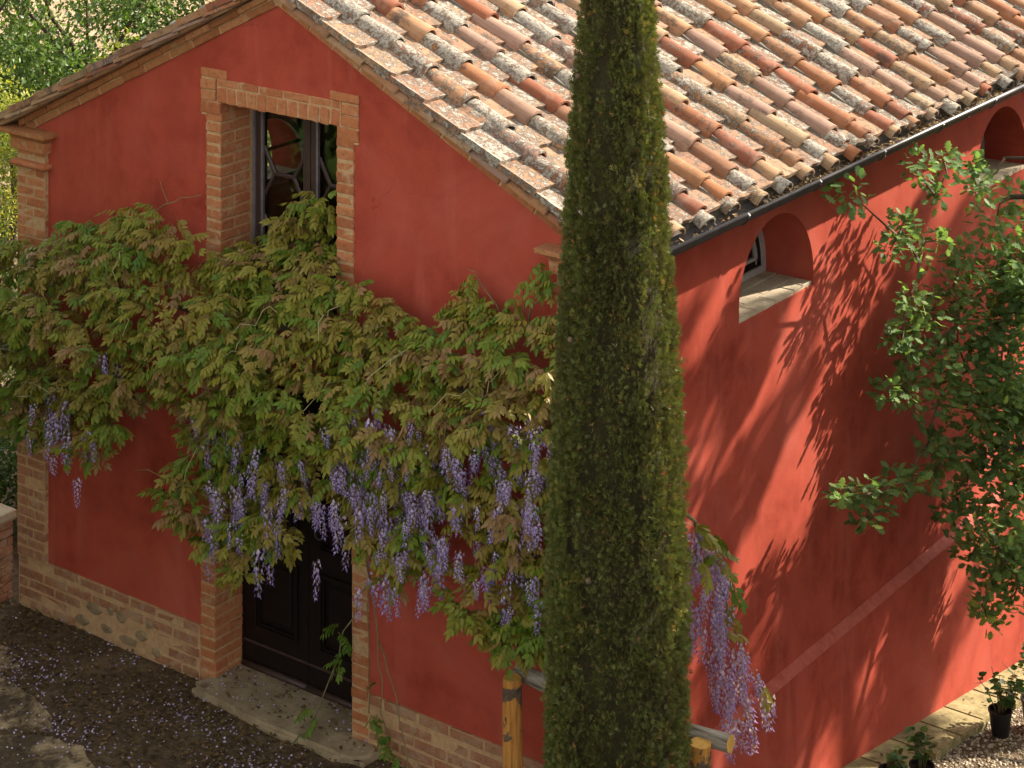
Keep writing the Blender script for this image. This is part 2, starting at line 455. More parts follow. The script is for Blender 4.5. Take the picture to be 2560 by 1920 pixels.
def rot_mats(fwd, up):
    """(N,3) forward (local x) and rough up (local z) -> (N,3,3) column matrices"""
    f = fwd / np.linalg.norm(fwd, axis=1, keepdims=True)
    s = np.cross(up, f); s /= np.maximum(np.linalg.norm(s, axis=1, keepdims=True), 1e-6)
    u = np.cross(f, s)
    return np.stack([f, s, u], axis=2)
def soup(pos, mats, scale, TV, TT):
    """place a triangle template at many frames"""
    n, k = len(pos), len(TV)
    V = np.einsum('nij,kj->nki', mats, TV) * scale[:, None, None] + pos[:, None, :]
    T = (TT[None] + (np.arange(n) * k)[:, None, None]).reshape(-1, 3)
    return V.reshape(-1, 3), T

# ------------------------------------------------------------------ ground
def zl(y): return -0.87 - 0.165 * (y - 3.04)
def sstep(a, b, x):
    t = min(1, max(0, (x - a) / (b - a))); return t * t * (3 - 2 * t)
def hgt(x, y):
    low = zl(min(max(y, 0.0), 8.0))
    k = sstep(-0.1, 1.4, y) * sstep(4.4, 4.75, x)
    z = low * k
    # gentle rise of the field behind on the left
    z += 0.10 * max(0.0, math.hypot(x + 3, y - 6) - 9) * sstep(0, 6, -x)
    return z
xs = [-400, -200, -100, -60, -40, -30, -24, -18, -14, -10, -7, -5, -3.5, -2.5, -1.5, -1, -.5] + [i * .25 for i in range(0, 18)] + [4.45, 4.55, 4.65, 4.75, 5, 5.25, 5.5, 6, 6.5, 7, 8, 10, 13, 18, 30, 60, 120, 400]
ys = [-400, -150, -60, -30, -20, -14, -10, -7, -5, -4, -3, -2.5] + [-2 + i * .2 for i in range(0, 20)] + [2.2 + .4 * i for i in range(0, 15)] + [9, 10, 12, 14, 17, 20, 25, 30, 40, 60, 100, 200, 400]
V, F = [], []
for y in ys:
    for x in xs:
        near = 1 if (-1 < x < 5 and -3 < y < 1) else 0
        V.append((x, y, hgt(x, y) + near * 0.008 * math.sin(7*x + 3*y) * math.sin(5*y - 2*x) - 0.012))
nx = len(xs)
for j in range(len(ys) - 1):
    for i in range(nx - 1): F.append((j*nx + i, j*nx + i + 1, (j+1)*nx + i + 1, (j+1)*nx + i))
ground = tag(link('ground', pm('ground', V, F, 'ground', True)), 'dark earth yard strewn with leaf litter in front of the house', None, None, 'structure')

def slab(name, pts, z0, z1, mat, parent, bev=0.012):
    bm = bmesh.new()
    b = [bm.verts.new((p[0], p[1], z0)) for p in pts]; t = [bm.verts.new((p[0], p[1], z1)) for p in pts]
    bm.faces.new(t); bm.faces.new(b[::-1])
    n = len(pts)
    for i in range(n): bm.faces.new((b[i], b[(i+1) % n], t[(i+1) % n], t[i]))
    es = [e for e in bm.edges if all(v in t for v in e.verts)]
    bmesh.ops.bevel(bm, geom=es, offset=bev, segments=2, affect='EDGES')
    return link(name, bm_mesh(name, bm, mat), parent)
def wob(pts, amp, sub=3, seed=1):
    r = random.Random(seed); out = []
    for i in range(len(pts)):
        a, b = pts[i], pts[(i+1) % len(pts)]
        for k in range(sub):
            t = k / sub
            out.append((a[0] + (b[0]-a[0])*t + r.uniform(-amp, amp), a[1] + (b[1]-a[1])*t + r.uniform(-amp, amp)))
    return out
flagdefs = [[(-.2,-1.0),(.35,-.62),(.62,-.74),(1.15,-.80),(1.42,-.98),(.95,-1.32),(.3,-1.5)],
            [(.98,-1.36),(1.46,-1.02),(1.72,-1.0),(1.98,-1.12),(1.7,-1.6),(1.2,-1.8)],
            [(.12,-.52),(.40,-.46),(.66,-.60),(.60,-.70),(.36,-.58)],
            [(2.35,-.95),(2.75,-.72),(3.0,-.85),(2.7,-1.2),(2.4,-1.2)]]
for i, fdp in enumerate(flagdefs):
    slab('flagstone', wob(fdp, .022, 4, i), -.06, -.008 + .0025 * i, 'flag', ground, .004)

# paving strip at the foot of the side wall
pave = tag(empty('paving_strip', (0, 0, 0)), 'yellow flagstone strip along the foot of the side wall', None, None, 'structure')
y = 1.9; k = 0
while y < 8.0:
    L = rng.uniform(.34, .60)
    z = zl(y + L/2)
    w = 5.12 + rng.uniform(-.03, .05)
    o = slab('paving_stone', [(4.80, 0), (w, 0), (w + rng.uniform(-.02, .02), L - .006), (4.80, L - .006)], -.05, .035, 'pave', pave, .007)
    o.location = (0, y, zl(y)); o.rotation_euler = (math.atan(-.165), 0, 0)
    y += L; k += 1

# ------------------------------------------------------------------ THE HOUSE
W = 4.76; CXH = 2.39; SL = 0.486; LEN = 8.6
ANG = math.atan(SL); CA = math.cos(ANG)
def zb(x): return 4.365 - SL * abs(x - CXH)
house = tag(empty('red_house'), 'small red plastered house with brick trim and an old clay tile roof', 'house')

# gable wall
front = lambda a, b, c: (a, c, b)
wall_plate('gable_wall', [(0.0, -.6), (W, -.6), (W, zb(W)+.04), (CXH, zb(CXH)+.04), (0.0, zb(0.0)+.04)],
           [[(1.80, 2.42), (2.97, 2.42), (2.97, 3.80), (1.80, 3.80)], [(1.76, -.3), (3.09, -.3), (3.09, 2.06), (1.76, 2.06)]], front, 0.0, 0.30, 'plaster', house)
def arch(yc, z0, zs, r, n=22):
    return [(yc - r, z0), (yc + r, z0)] + [(yc + r * math.cos(math.pi * i / n), zs + r * math.sin(math.pi * i / n)) for i in range(0, n + 1)]
WINS = [2.027, 5.505]
sidem = lambda a, b, c: (c, a, b)
holes = [arch(yc, 2.44, 2.53, .475) for yc in WINS]
outer_s = [(0.0, -2.2), (LEN, -2.2), (LEN, 3.30), (0.0, 3.30)]
outer_s = [(0.30, -2.2), (LEN, -2.2), (LEN, 3.30), (0.30, 3.30)]
wall_plate('side_wall', outer_s, holes, sidem, 4.37, W, 'plaster', house)
wall_plate('side_wall', [(0.30, -.6), (LEN, -.6), (LEN, 3.30), (0.30, 3.30)], holes, sidem, 0.0, 0.39, 'plaster', house)
wall_plate('rear_wall', [(0.39, -2.2), (4.37, -2.2), (4.37, zb(4.37)+.1), (CXH, 4.4), (.39, zb(.39)+.1)], [], front, LEN - .3, LEN - .001, 'plaster', house)
box('loft_floor', .39, 4.37, .301, LEN - .3, 1.95, 2.12, 'inside', house)
# thicker base of the side wall with its sloping ledge
prof = [(4.60, -2.2), (4.835, -2.2), (4.812, .062), (4.762, .112), (4.60, .112)]
V = [(p[0], -.02, p[1]) for p in prof] + [(p[0], LEN, p[1]) for p in prof]; n = len(prof)
F = [tuple(range(n))[::-1], tuple(range(n, 2*n))] + [(i, (i+1) % n, (i+1) % n + n, i + n) for i in range(n)]
wb = link('wall_base', pm('wall_base', V, F, 'plaster'), house)
V = [(4.764, 0.0, .1145), (4.815, 0.0, .0635), (4.815, LEN, .0635), (4.764, LEN, .1145), (4.762, 0.0, .106), (4.810, 0.0, .056), (4.810, LEN, .056), (4.762, LEN, .106)]
link('ledge', pm('ledge', V, [(0, 1, 2, 3), (7, 6, 5, 4), (0, 4, 5, 1), (1, 5, 6, 2), (2, 6, 7, 3), (3, 7, 4, 0)], 'plaster_pale'), wb)

# ---- gable window surround
sur = box('window_surround', 1.773, 1.8925, -.0065, .285, 2.36, 3.70, 'mortar', house)
def add_to(o, x0, x1, y0, y1, z0, z1):
    bm = bmesh.new(); bm.from_mesh(o.data); box_bm(bm, x0, x1, y0, y1, z0, z1); bm.to_mesh(o.data); bm.free()
add_to(sur, 2.871, 3.0, -.0065, .285, 2.36, 3.70)
add_to(sur, 1.862, 2.90, -.0068, .27, 3.6955, 3.842)
z = 2.40; i = 0
while z < 3.60:
    for sx, x0, x1 in ((-1, 1.768, 1.897), (1, 2.866, 3.004)):
        if i % 2 == 0:
            brick(sur, ((x0+x1)/2, .125, z + .031), (x1-x0, .27, .058))
        else:
            brick(sur, ((x0+x1)/2, .05, z + .031), (x1-x0, .12, .058))
            brick(sur, ((x0+x1)/2, .19, z + .031), (x1-x0, .14, .058))
    z += .0685; i += 1
# ears of the lintel
for xa, xb, xc in ((1.722, 1.852, 1.95), (2.905, 3.044, 2.815)):
    brick(sur, ((min(xa, 2.866)+max(xb, 1.897))/2 if False else ((xa + 1.894)/2 if xa < 2 else (2.869 + xb)/2), .12, 3.651), ((1.894 - xa) if xa < 2 else (xb - 2.869), .27, .075))
    add_to(sur, xa + .004, xb - .004, -.0062, .26, 3.60, 3.885)
    brick(sur, ((xa+xb)/2, .12, 3.728), (xb-xa, .27, .066))
    brick(sur, ((xa+xb)/2, .12, 3.798), (xb-xa, .27, .062))
    lo, hi = min(xa, xc), max(xb, xc)
    brick(sur, ((lo+hi)/2, .12, 3.872), (hi-lo, .27, .055))
# flat arch voussoirs
nv = 12; x = 1.862
wd = (2.900 - 1.862) / nv
for i in range(nv):
    xc = 1.862 + wd * (i + .5)
    lean = (xc - 2.38) * .16
    brick(sur, (xc, .125, 3.742), (wd * rng.uniform(.82, .95), .275, .098), rot=(0, lean + rng.uniform(-.05, .05), 0))
x = 1.862
while x < 2.88:
    L = min(rng.uniform(.16, .22), 2.898 - x)
    if L > .03: brick(sur, (x + L/2, .123, 3.822), (L - .009, .272, .044))
    x += L
box('window_sill', 1.89, 2.872, -.02, .30, 2.36, 2.42, 'stone', house, .008)

# ---- gable window: frame, sashes, muntins, panes
wy = .285
def frame_box(parent, name, x0, x1, z0, z1, t, y0, y1, mat):
    bm = bmesh.new()
    box_bm(bm, x0, x0+t, y0, y1, z0, z1); box_bm(bm, x1-t, x1, y0, y1, z0, z1)
    box_bm(bm, x0+t, x1-t, y0, y1, z0, z0+t); box_bm(bm, x0+t, x1-t, y0, y1, z1-t, z1)
    return link(name, bm_mesh(name, bm, mat), parent)
win = frame_box(house, 'window', 1.888, 2.876, 2.42, 3.70, .024, wy, wy+.06, 'frame_lilac')
for x0, x1 in ((1.915, 2.380), (2.388, 2.850)):
    s = frame_box(win, 'sash', x0, x1, 2.446, 3.675, .058, wy + .012, wy + .055, 'frame_brown')
    ix0, ix1, iz0, iz1 = x0 + .058, x1 - .058, 2.504, 3.617
    w_ = ix1 - ix0
    def mt(a, b):
        pa = (ix0 + a[0]*w_, wy + .03, iz0 + a[1]); pb = (ix0 + b[0]*w_, wy + .03, iz0 + b[1])
        tubes('muntin', [([pa, pb], .015)], 'frame_brown', win, 6, False)
    m1 = (.27, .70); m2 = (.74, .70)
    mt((0, .86), m1); mt((0, .55), m1); mt(m1, m2); mt(m2, (1, .84)); mt(m2, (1, .53))
    m3 = (.27, .28); m4 = (.74, .28)
    mt((0, .55), m3) if False else None
    mt((0, .14), m3); mt((0, .42), m3); mt(m3, m4); mt(m4, (1, .14)); mt(m4, (1, .42))
    box('stile_bead', x0 + .05, x0 + .066, wy + .002, wy + .02, 2.50, 3.62, 'frame_lilac', win)
    box('pane', ix0, ix1, wy + .034, wy + .038, iz0, iz1, 'glass', win)

# ---- arched windows of both side walls
def ring(yc, z0, zs, r, t, x0, x1, name, mat, parent):
    o = arch(yc, z0, zs, r); inn = arch(yc, z0 + t, zs, r - t)
    V, F = [], []; n = len(o)
    for xx in (x0, x1):
        V += [(xx, p[0], p[1]) for p in o] + [(xx, p[0], p[1]) for p in inn]
    for i in range(n):
        j = (i + 1) % n
        F += [(i, j, n + j, n + i), (2*n + i, 3*n + i, 3*n + j, 2*n + j), (i, 2*n + i, 2*n + j, j), (n + i, n + j, 3*n + j, 3*n + i)]
    return link(name, pm(name, V, F, mat), parent)
for sgn, xin in ((1, 4.37), (-1, 0.39)):
    for wi, yc in enumerate(WINS):
        fx = xin + sgn * .005
        aw = ring(yc, 2.468, 2.53, .474, .042, fx, fx + sgn * .035, 'arched_window', 'frame_grey', house)
        if sgn == 1:
            ring(yc, 2.512, 2.53, .43, .05, fx + sgn * .0, fx + sgn * .022, 'sash', 'wood_dark', aw)
            ring(yc, 2.564, 2.53, .378, .018, fx, fx + sgn * .03, 'glazing_bead', 'frame_grey', aw)
        o = arch(yc, 2.512, 2.53, .43)
        n = len(o); px = fx + sgn * .008
        V = [(px, p[0], p[1]) for p in o] + [(px + .004, p[0], p[1]) for p in o]
        F = [tuple(range(n)), tuple(range(n, 2*n))[::-1]] + [(i, (i+1) % n, (i+1) % n + n, i + n) for i in range(n)]
        link('pane', pm('pane', V, F, 'glass'), aw)
        if sgn == -1:
            tubes('glazing_bar', [([(px, yc - .43, 2.73), (px, yc + .43, 2.73)], .014)], 'frame_brown', aw, 6, False)
        # sill of clay tiles
        xo = 4.752 if sgn == 1 else .008
        nx_, ny_ = 3, 4
        for a in range(nx_):
            for b in range(ny_):
                y0 = yc - .472 + .944 / ny_ * b + (0.06 if a % 2 else 0) * (0 < b); y1 = yc - .472 + .944 / ny_ * (b + 1) + (0.06 if a % 2 else 0) * (b < ny_ - 1)
                xa = xin + (xo - xin) * a / nx_; xb = xin + (xo - xin) * (a + 1) / nx_
                brick(aw, ((xa+xb)/2, (y0+y1)/2, 2.452), (abs(xb-xa) - .005, y1 - y0 - .005, .028), 'flag' if False else 'stone', (0, 0, 0), 'sill_tile', .003, .0015)

# ---- door surround + door
dsur = box('door_surround', 1.729, 1.8465, -.0105, .27, -.2, 2.02, 'mortar', house)
add_to(dsur, 2.9945, 3.12, -.0105, .27, -.2, 2.02)
add_to(dsur, 1.735, 3.115, -.0105, .27, 2.02, 2.14)
z = .352 - 6 * .069; i = 0
while z < 2.0:
    for x0, x1 in ((1.724, 1.851), (2.990, 3.125)):
        if i % 3 != 2:
            brick(dsur, ((x0+x1)/2, .117, z + .031), (x1-x0, .262, .058))
        else:
            brick(dsur, ((x0+x1)/2, .045, z + .031), (x1-x0, .118, .058)); brick(dsur, ((x0+x1)/2, .18, z + .031), (x1-x0, .136, .058))
    z += .0690; i += 1
nv = 15; wd = (3.11 - 1.74) / nv
for i in range(nv):
    xc = 1.74 + wd * (i + .5)
    brick(dsur, (xc, .12, 2.085), (wd - .008, .27, .125), rot=(0, (xc - 2.42) * .16, 0))
door = frame_box(house, 'door', 1.842, 3.0, -.02, 2.02, .03, .235, .28, 'wood_dark')
for sx, x0, x1 in ((0, 1.872, 2.418), (1, 2.422, 2.97)):
    lf = box('door_leaf', x0, x1, .262, .30, .045, 1.99, 'wood_dark', door)
    dy = .262
    # stiles and rails standing proud of the panels
    bm = bmesh.new()
    for a, b, c, d in ((x0, x0 + .085, .045, 1.99), (x1 - .085, x1, .045, 1.99), (x0 + .085, x1 - .085, .045, .30), (x0 + .085, x1 - .085, .80, .93), (x0 + .085, x1 - .085, 1.86, 1.99)):
        box_bm(bm, a, b, .238, .2615, c, d)
    link('stile_and_rail', bm_mesh('stile_and_rail', bm, 'wood_dark'), door)
    for za, zb_ in ((.30, .80), (.93, 1.86)):
        f = frame_box(door, 'panel_moulding', x0 + .086, x1 - .086, za + .001, zb_ - .001, .022, .226, .2615, 'wood_dark')
        frame_box(door, 'panel_moulding', x0 + .108, x1 - .108, za + .023, zb_ - .023, .016, .240, .2615, 'wood_dark')
        box('door_panel', x0 + .16, x1 - .16, .248, .2615, za + .075, zb_ - .075, 'wood_dark', door, .006)
    tubes('weather_bar', [([(x0, .225, .06), (x1, .225, .06)], .022)], 'frame_brown', door, 8)
    box('kick_rail', x0 + .002, x1 - .002, .229, .2375, .20, .215, 'frame_brown', door)
tubes('ring_handle', [([(2.52 + .035 * math.cos(a * math.pi / 8), .222, 1.05 + .035 * math.sin(a * math.pi / 8)) for a in range(17)], .006)], 'gutter', door, 6)
step = slab('doorstep', wob([(1.80, -.15), (2.1, -.19), (2.6, -.215), (3.0, -.205), (3.20, -.15), (3.22, -.01), (2.99, 0.0), (2.985, .26), (1.855, .26), (1.85, 0.0), (1.79, -.02)], .012, 3, 4), -.06, .045, 'step', house, .022)

# ---- plinths
for (x0, x1) in ((-.012, 1.724), (3.125, W + .03)):
    pl = box('plinth', x0, x1, -.0165, .02, -.3, .340, 'mortar', house)
    for r_ in range(6):
        zc = -.045 + r_ * .0685
        if r_ == 5: zc = .312
        x = x0 + .004 - (.13 if r_ % 2 else 0)
        while x < x1 - .02:
            L = rng.uniform(.225, .265)
            a, b = max(x, x0 + .004), min(x + L, x1 - .003)
            mid = (a + b) / 2
            if b - a > .04 and not (.55 < mid < 1.33 and r_ < 4 and rng.random() < .75):
                brick(pl, (mid, .012 - rng.uniform(0, .004), zc), (b - a - .010, .06, .058), 'brick_dark')
            x += L + .002
for (sx, sz, a, b) in ((.74, .17, .085, .05), (1.0, .19, .075, .045), (1.19, .12, .06, .045), (1.07, .05, .10, .035), (.62, .06, .08, .04), (.86, .07, .06, .035), (1.27, .21, .045, .03), (.90, .20, .04, .03), (1.32, .05, .05, .03)):
    # rubble showing where the bricks have gone
    rq = random.Random(int(sx * 100)); bm = bmesh.new(); nn = 9
    ring_ = [(math.cos(6.283 * i / nn) * a * rq.uniform(.7, 1.15), math.sin(6.283 * i / nn) * b * rq.uniform(.7, 1.15)) for i in range(nn)]
    c0 = bm.verts.new((rq.uniform(-.01, .01), -.013, rq.uniform(-.01, .01)))
    r1 = [bm.verts.new((x_ * .7, -.011 + rq.uniform(-.003, .003), z_ * .7)) for x_, z_ in ring_]; r2 = [bm.verts.new((x_, .004, z_)) for x_, z_ in ring_]
    for i in range(nn):
        j = (i + 1) % nn; bm.faces.new((c0, r1[j], r1[i])); bm.faces.new((r1[i], r1[j], r2[j], r2[i]))
    o = link('stone', bm_mesh('stone', bm, 'rubble', False), [c for c in house.children if c.name.startswith('plinth')][0]); o.location = (sx, -.0165, sz)

# ---- pilasters with capital and torus
def mould(name, x0, x1, yf, prof, mat, parent):
    """a moulding that returns on three sides: prof = [(outset, z)...] bottom to top"""
    V, F = [], []
    for o, z in prof:
        V += [(x0 - o, .06, z), (x0 - o, yf - o, z), (x1 + o, yf - o, z), (x1 + o, .06, z)]
    m = len(prof)
    for i in range(m - 1):
        for k in range(4):
            F.append((i*4 + k, i*4 + (k+1) % 4, (i+1)*4 + (k+1) % 4, (i+1)*4 + k))
    F.append((3, 2, 1, 0)); F.append(tuple((m-1)*4 + k for k in range(4)))
    me = pm(name, V, F, mat); bm = bmesh.new(); bm.from_mesh(me); bpy.data.meshes.remove(me)
    return link(name, bm_mesh(name, bm, mat), parent)
for x0, x1, mt_ in ((-.012, .272, 'brick'), (4.512, 4.80, 'brick')):
    yf = -.035
    pil = box('pilaster', x0 + .003, x1 - .003, yf + .0035, .05, .34, 3.17, 'mortar', house)
    z = .348; i = 0
    while z < 3.15:
        h = .0685
        if not (3.0 < z + .03 < 3.06):
            mm = 'brick_dark' if z < 1.5 else 'brick'
            sp = x0 + (x1 - x0) * (.36 if i % 2 else .62) + rng.uniform(-.02, .02)
            brick(pil, ((x0 + sp)/2, yf + .05, z + .03), (sp - x0 - .007, .10, .058), mm)
            brick(pil, ((sp + x1)/2, yf + .05, z + .03), (x1 - sp - .007, .10, .058), mm)
        z += h; i += 1
    tor = [(0, 3.0)] + [(.036 * math.cos(a), 3.03 + .024 * math.sin(a)) for a in [(-90 + 22.5 * q) * math.pi / 180 for q in range(9)]]
    mould('torus_moulding', x0, x1, yf, [(-.003, 3.0)] + [(max(.036 * math.cos(R(-90 + 22.5*q)), -.003), 3.028 + .025 * math.sin(R(-90 + 22.5*q))) for q in range(9)], 'brick', pil)
    cap = mould('capital', x0, x1, yf, [(.026, 3.125), (.030, 3.20)], 'brick', pil)
    mould('cornice', x0, x1, yf, [(.028, 3.202), (.034, 3.212), (.052, 3.226), (.082, 3.236), (.088, 3.243), (.090, 3.268), (.02, 3.274)], 'brick_rake', pil)

# ---- raking cornices
def rake_brick(parent, s, a, dz, d, y, mat, name='brick'):
    """s=-1 left slope, +1 right slope; a = distance down the slope from the apex, dz = height over zb line"""
    x = CXH + s * a * CA
    c = (x + s * dz * math.sin(ANG), y, 4.365 - a * math.sin(ANG) + dz * CA)
    brick(parent, c, d, mat, (0, s * ANG, 0), name)
for s in (-1, 1):
    end = 2.62
    me_ = []
    bm = bmesh.new()
    x2 = CXH + s * 2.60 * CA
    q = [(CXH, 4.365 + .003), (x2, 4.365 - 2.60 * math.sin(ANG) + .003), (x2, 4.365 - 2.60 * math.sin(ANG) + .15), (CXH, 4.365 + .15)]
    vf = [bm.verts.new((p[0], -.012, p[1])) for p in q]; vb = [bm.verts.new((p[0], .28, p[1])) for p in q]
    bm.faces.new(vf); bm.faces.new(vb[::-1])
    for i in range(4): bm.faces.new((vf[i], vf[(i+1) % 4], vb[(i+1) % 4], vb[i]))
    rk = link('raking_cornice', bm_mesh('raking_cornice', bm, 'mortar'), house)
    a = .02
    while a < end:
        L = rng.uniform(.20, .27); L = min(L, end - a)
        if L > .05: rake_brick(rk, s, a + L/2, .026, (L - .008, .07, .050), .018, 'brick_rake')
        a += L
    a = .06
    while a < end:
        L = rng.uniform(.22, .28); L = min(L, end - a)
        if L > .05: rake_brick(rk, s, a + L/2, .076, (L - .008, .12, .042), .02, 'brick_rake')
        a += L
    a = .03
    while a < end + .1:
        L = rng.uniform(.24, .30); L = min(L, end + .1 - a)
        if L > .05: rake_brick(rk, s, a + L/2, .121, (L - .007, .17, .036), -.02, 'flat_tile', 'flat_tile')
        a += L

# ---- roof
RZ = .150                                            # underside of the tiling above the zb line, vertically measured
def rz(x): return zb(x) + RZ
V = []
for yy in (-.06, LEN + .05):
    for xx in (-.18, CXH, 4.92):
        V.append((xx, yy, rz(xx) + .012))
    for xx in (-.18, CXH, 4.92):
        V.append((xx, yy, rz(xx) - .035))
F = [(0, 1, 7, 6), (1, 2, 8, 7), (3, 9, 10, 4), (4, 10, 11, 5), (0, 6, 9, 3), (2, 5, 11, 8), (0, 3, 4, 1), (1, 4, 5, 2), (6, 7, 10, 9), (7, 8, 11, 10)]
roof = link('roof', pm('roof', V, F, 'mortar_grey'), house)

def coppo_mesh(var):
    r = random.Random(100 + var)
    L, r0, r1, th = .40, .091, .073, .015               # lower (wide) end at x=0 going up-slope to -x
    nl, ns = 4, 8
    V, F = [], []
    for sh in (0, 1):
        for i in range(nl + 1):
            t = i / nl; rr = (r0 + (r1 - r0) * t) - sh * th
            for k in range(ns + 1):
                a = math.pi * (k / ns)
                jx = r.uniform(-.008, .008) if i == 0 else 0
                if sh and i == 0: jx = 0.004
                V.append((-L * t + jx, math.cos(a) * rr * (1 + r.uniform(-.02, .02)), math.sin(a) * rr * .86 * (1 + r.uniform(-.02, .02)) - (.0 if not sh else 0)))
    m = (nl + 1) * (ns + 1)
    idx = lambda sh, i, k: sh * m + i * (ns + 1) + k
    for i in range(nl):
        for k in range(ns):
            F.append((idx(0, i, k), idx(0, i, k+1), idx(0, i+1, k+1), idx(0, i+1, k)))
            if i == 0: F.append((idx(1, i, k), idx(1, i+1, k), idx(1, i+1, k+1), idx(1, i, k+1)))
    for k in range(ns): F.append((idx(0, 0, k), idx(1, 0, k), idx(1, 0, k+1), idx(0, 0, k+1)))
    for i in range(nl):
        F.append((idx(0, i, 0), idx(0, i+1, 0), idx(1, i+1, 0), idx(1, i, 0))); F.append((idx(0, i, ns), idx(1, i, ns), idx(1, i+1, ns), idx(0, i+1, ns)))
    me = pm('cover_tile', V, F, 'tile', True)
    try: me.set_sharp_from_angle(angle=R(45))
    except Exception: pass
    return me
def pan_mesh(var):
    r = random.Random(300 + var)
    L, w, th = .40, .275, .024
    bm = bmesh.new()
    n = 5
    # top outline with a slightly uneven lower edge, small raised rims
    low = [(r.uniform(-.006, .006), -w/2 + w * k / n) for k in range(n + 1)]
    vt = [bm.verts.new((p[0], p[1], th + (0.020 if k in (0, n) else 0))) for k, p in enumerate(low)]
    vu = [bm.verts.new((-L, p[1] * .92, th + (0.020 if k in (0, n) else 0))) for k, p in enumerate(low)]
    bt = [bm.verts.new((p[0], p[1], 0)) for p in low]; bu = [bm.verts.new((-L, p[1] * .92, 0)) for p in low]
    for k in range(n):
        bm.faces.new((vt[k], vt[k+1], vu[k+1], vu[k])); bm.faces.new((bt[k], bu[k], bu[k+1], bt[k+1]))
        bm.faces.new((vt[k], bt[k], bt[k+1], vt[k+1]))
    bm.faces.new((vt[0], vu[0], bu[0], bt[0])); bm.faces.new((vt[n], bt[n], bu[n], vu[n]))
    return bm_mesh('pan_tile', bm, 'tile')
COP = [coppo_mesh(i) for i in range(7)]; PAN = [pan_mesh(i) for i in range(5)]
CLAY = [(.50, .25, .125), (.56, .30, .155), (.60, .36, .19), (.47, .185, .085), (.52, .21, .09), (.44, .15, .075), (.56, .36, .20), (.54, .37, .215), (.48, .29, .20), (.54, .33, .24), (.40, .14, .075), (.56, .27, .12), (.50, .19, .075), (.46, .22, .12)]
def place_tile(me, name, s, xlow, yc, lift, tilt, yaw, lich, colr, scl=(1, 1, 1)):
    o = link(name, me, roof)
    o.location = (CXH + s * (xlow - CXH), yc, rz(xlow) + lift)
    # local +x runs down the slope
    base = Matrix.Rotation(ANG - tilt, 3, 'Y')
    m = base @ Matrix.Rotation(yaw, 3, 'Z')
    if s < 0: m = Matrix.Rotation(math.pi, 3, 'Z') @ m
    o.rotation_euler = m.to_euler(); o.scale = scl
    o.color = tuple(colr) + (lich,)
    return o
def clay():
    c = CLAY[rng.randrange(len(CLAY))]; k = rng.uniform(.44, .64)
    return tuple(v * k for v in c)
PITCH = .305
rows = [4.988, 4.915, 4.79] + [4.515 - .266 * i for i in range(8)]
def lichen_cover():
    u = rng.random()
    return rng.uniform(.42, .62) if u < .22 else (rng.uniform(.22, .40) if u < .45 else rng.uniform(0, .16))
ncol = 27
for k in range(ncol):
    yc = .185 + PITCH * k
    drift = rng.uniform(-.012, .012)
    for i, xl in enumerate(rows):
        if xl < 2.50: continue
        yy = yc + drift + rng.uniform(-.014, .014)
        xx = xl + rng.uniform(-.018, .018)
        scl = (1, rng.uniform(.95, 1.05), rng.uniform(.94, 1.06))
        lift = .034 + rng.uniform(-.003, .005)
        lc = lichen_cover()
        if k == 0 and 3 < i: lc = max(lc, rng.uniform(.25, .58))
        if i == 0: scl = (.35, .86, .78); lift = .022
        elif i == 1: scl = (.6, .93, .9); lift = .032
        place_tile(COP[rng.randrange(7)], 'cover_tile', 1, xx, yy, lift, .052 if i > 0 else .01, rng.uniform(-.07, .07), lc, clay(), scl)
prow = [4.945] + [4.70 - .266 * i for i in range(9)]
for k in range(-1, ncol):
    yc = .185 + PITCH * (k + .5)
    if k == -1: yc = .005
    for i, xl in enumerate(prow):
        if xl < 2.5: continue
        lich = rng.uniform(.28, .50)
        if k == -1: lich = rng.uniform(.40, .56)
        c = clay(); c = tuple(.45 * a + .55 * b for a, b in zip(c, (.30, .19, .12)))
        place_tile(PAN[rng.randrange(5)], 'pan_tile', 1, xl + rng.uniform(-.012, .012), yc + rng.uniform(-.006, .006), .034, .082, rng.uniform(-.025, .025), lich, c, (1, 1.0, 1))
# verge roll under the first pan: half-round edge tiles seen from the gable
for s in (-1, 1):
    for i in range(10):
        a = .12 + i * .298
        xl = CXH + a * CA + .14
        if xl > 5.02: continue
        o = place_tile(COP[rng.randrange(7)], 'verge_tile', s, xl, -.085, -.012, .06, rng.uniform(-.03, .03), rng.uniform(0, .3), clay(), (.86, .70, .55))
# left slope: first columns
for k in range(-1, 4):
    for i in range(10):
        xl = 5.0 - .266 * i
        if xl < 2.55: continue
        yc = .13 + PITCH * (k + .5) if k >= 0 else -.005
        place_tile(PAN[rng.randrange(5)], 'pan_tile', -1, xl, yc, .014, .045, 0, rng.uniform(.1, .4), clay())
        if k >= 0: place_tile(COP[rng.randrange(7)], 'cover_tile', -1, xl, .13 + PITCH * k, .034, .052, rng.uniform(-.03, .03), lichen_cover(), clay())
# ridge
for j in range(24):
    o = link('ridge_tile', COP[rng.randrange(7)], roof)
    o.location = (CXH, -.12 + .36 * j, zb(CXH) + RZ + .045); o.rotation_euler = (0, 0, R(-90)); o.scale = (1.05, 1.1, 1.1); o.color = clay() + (lichen_cover(),)
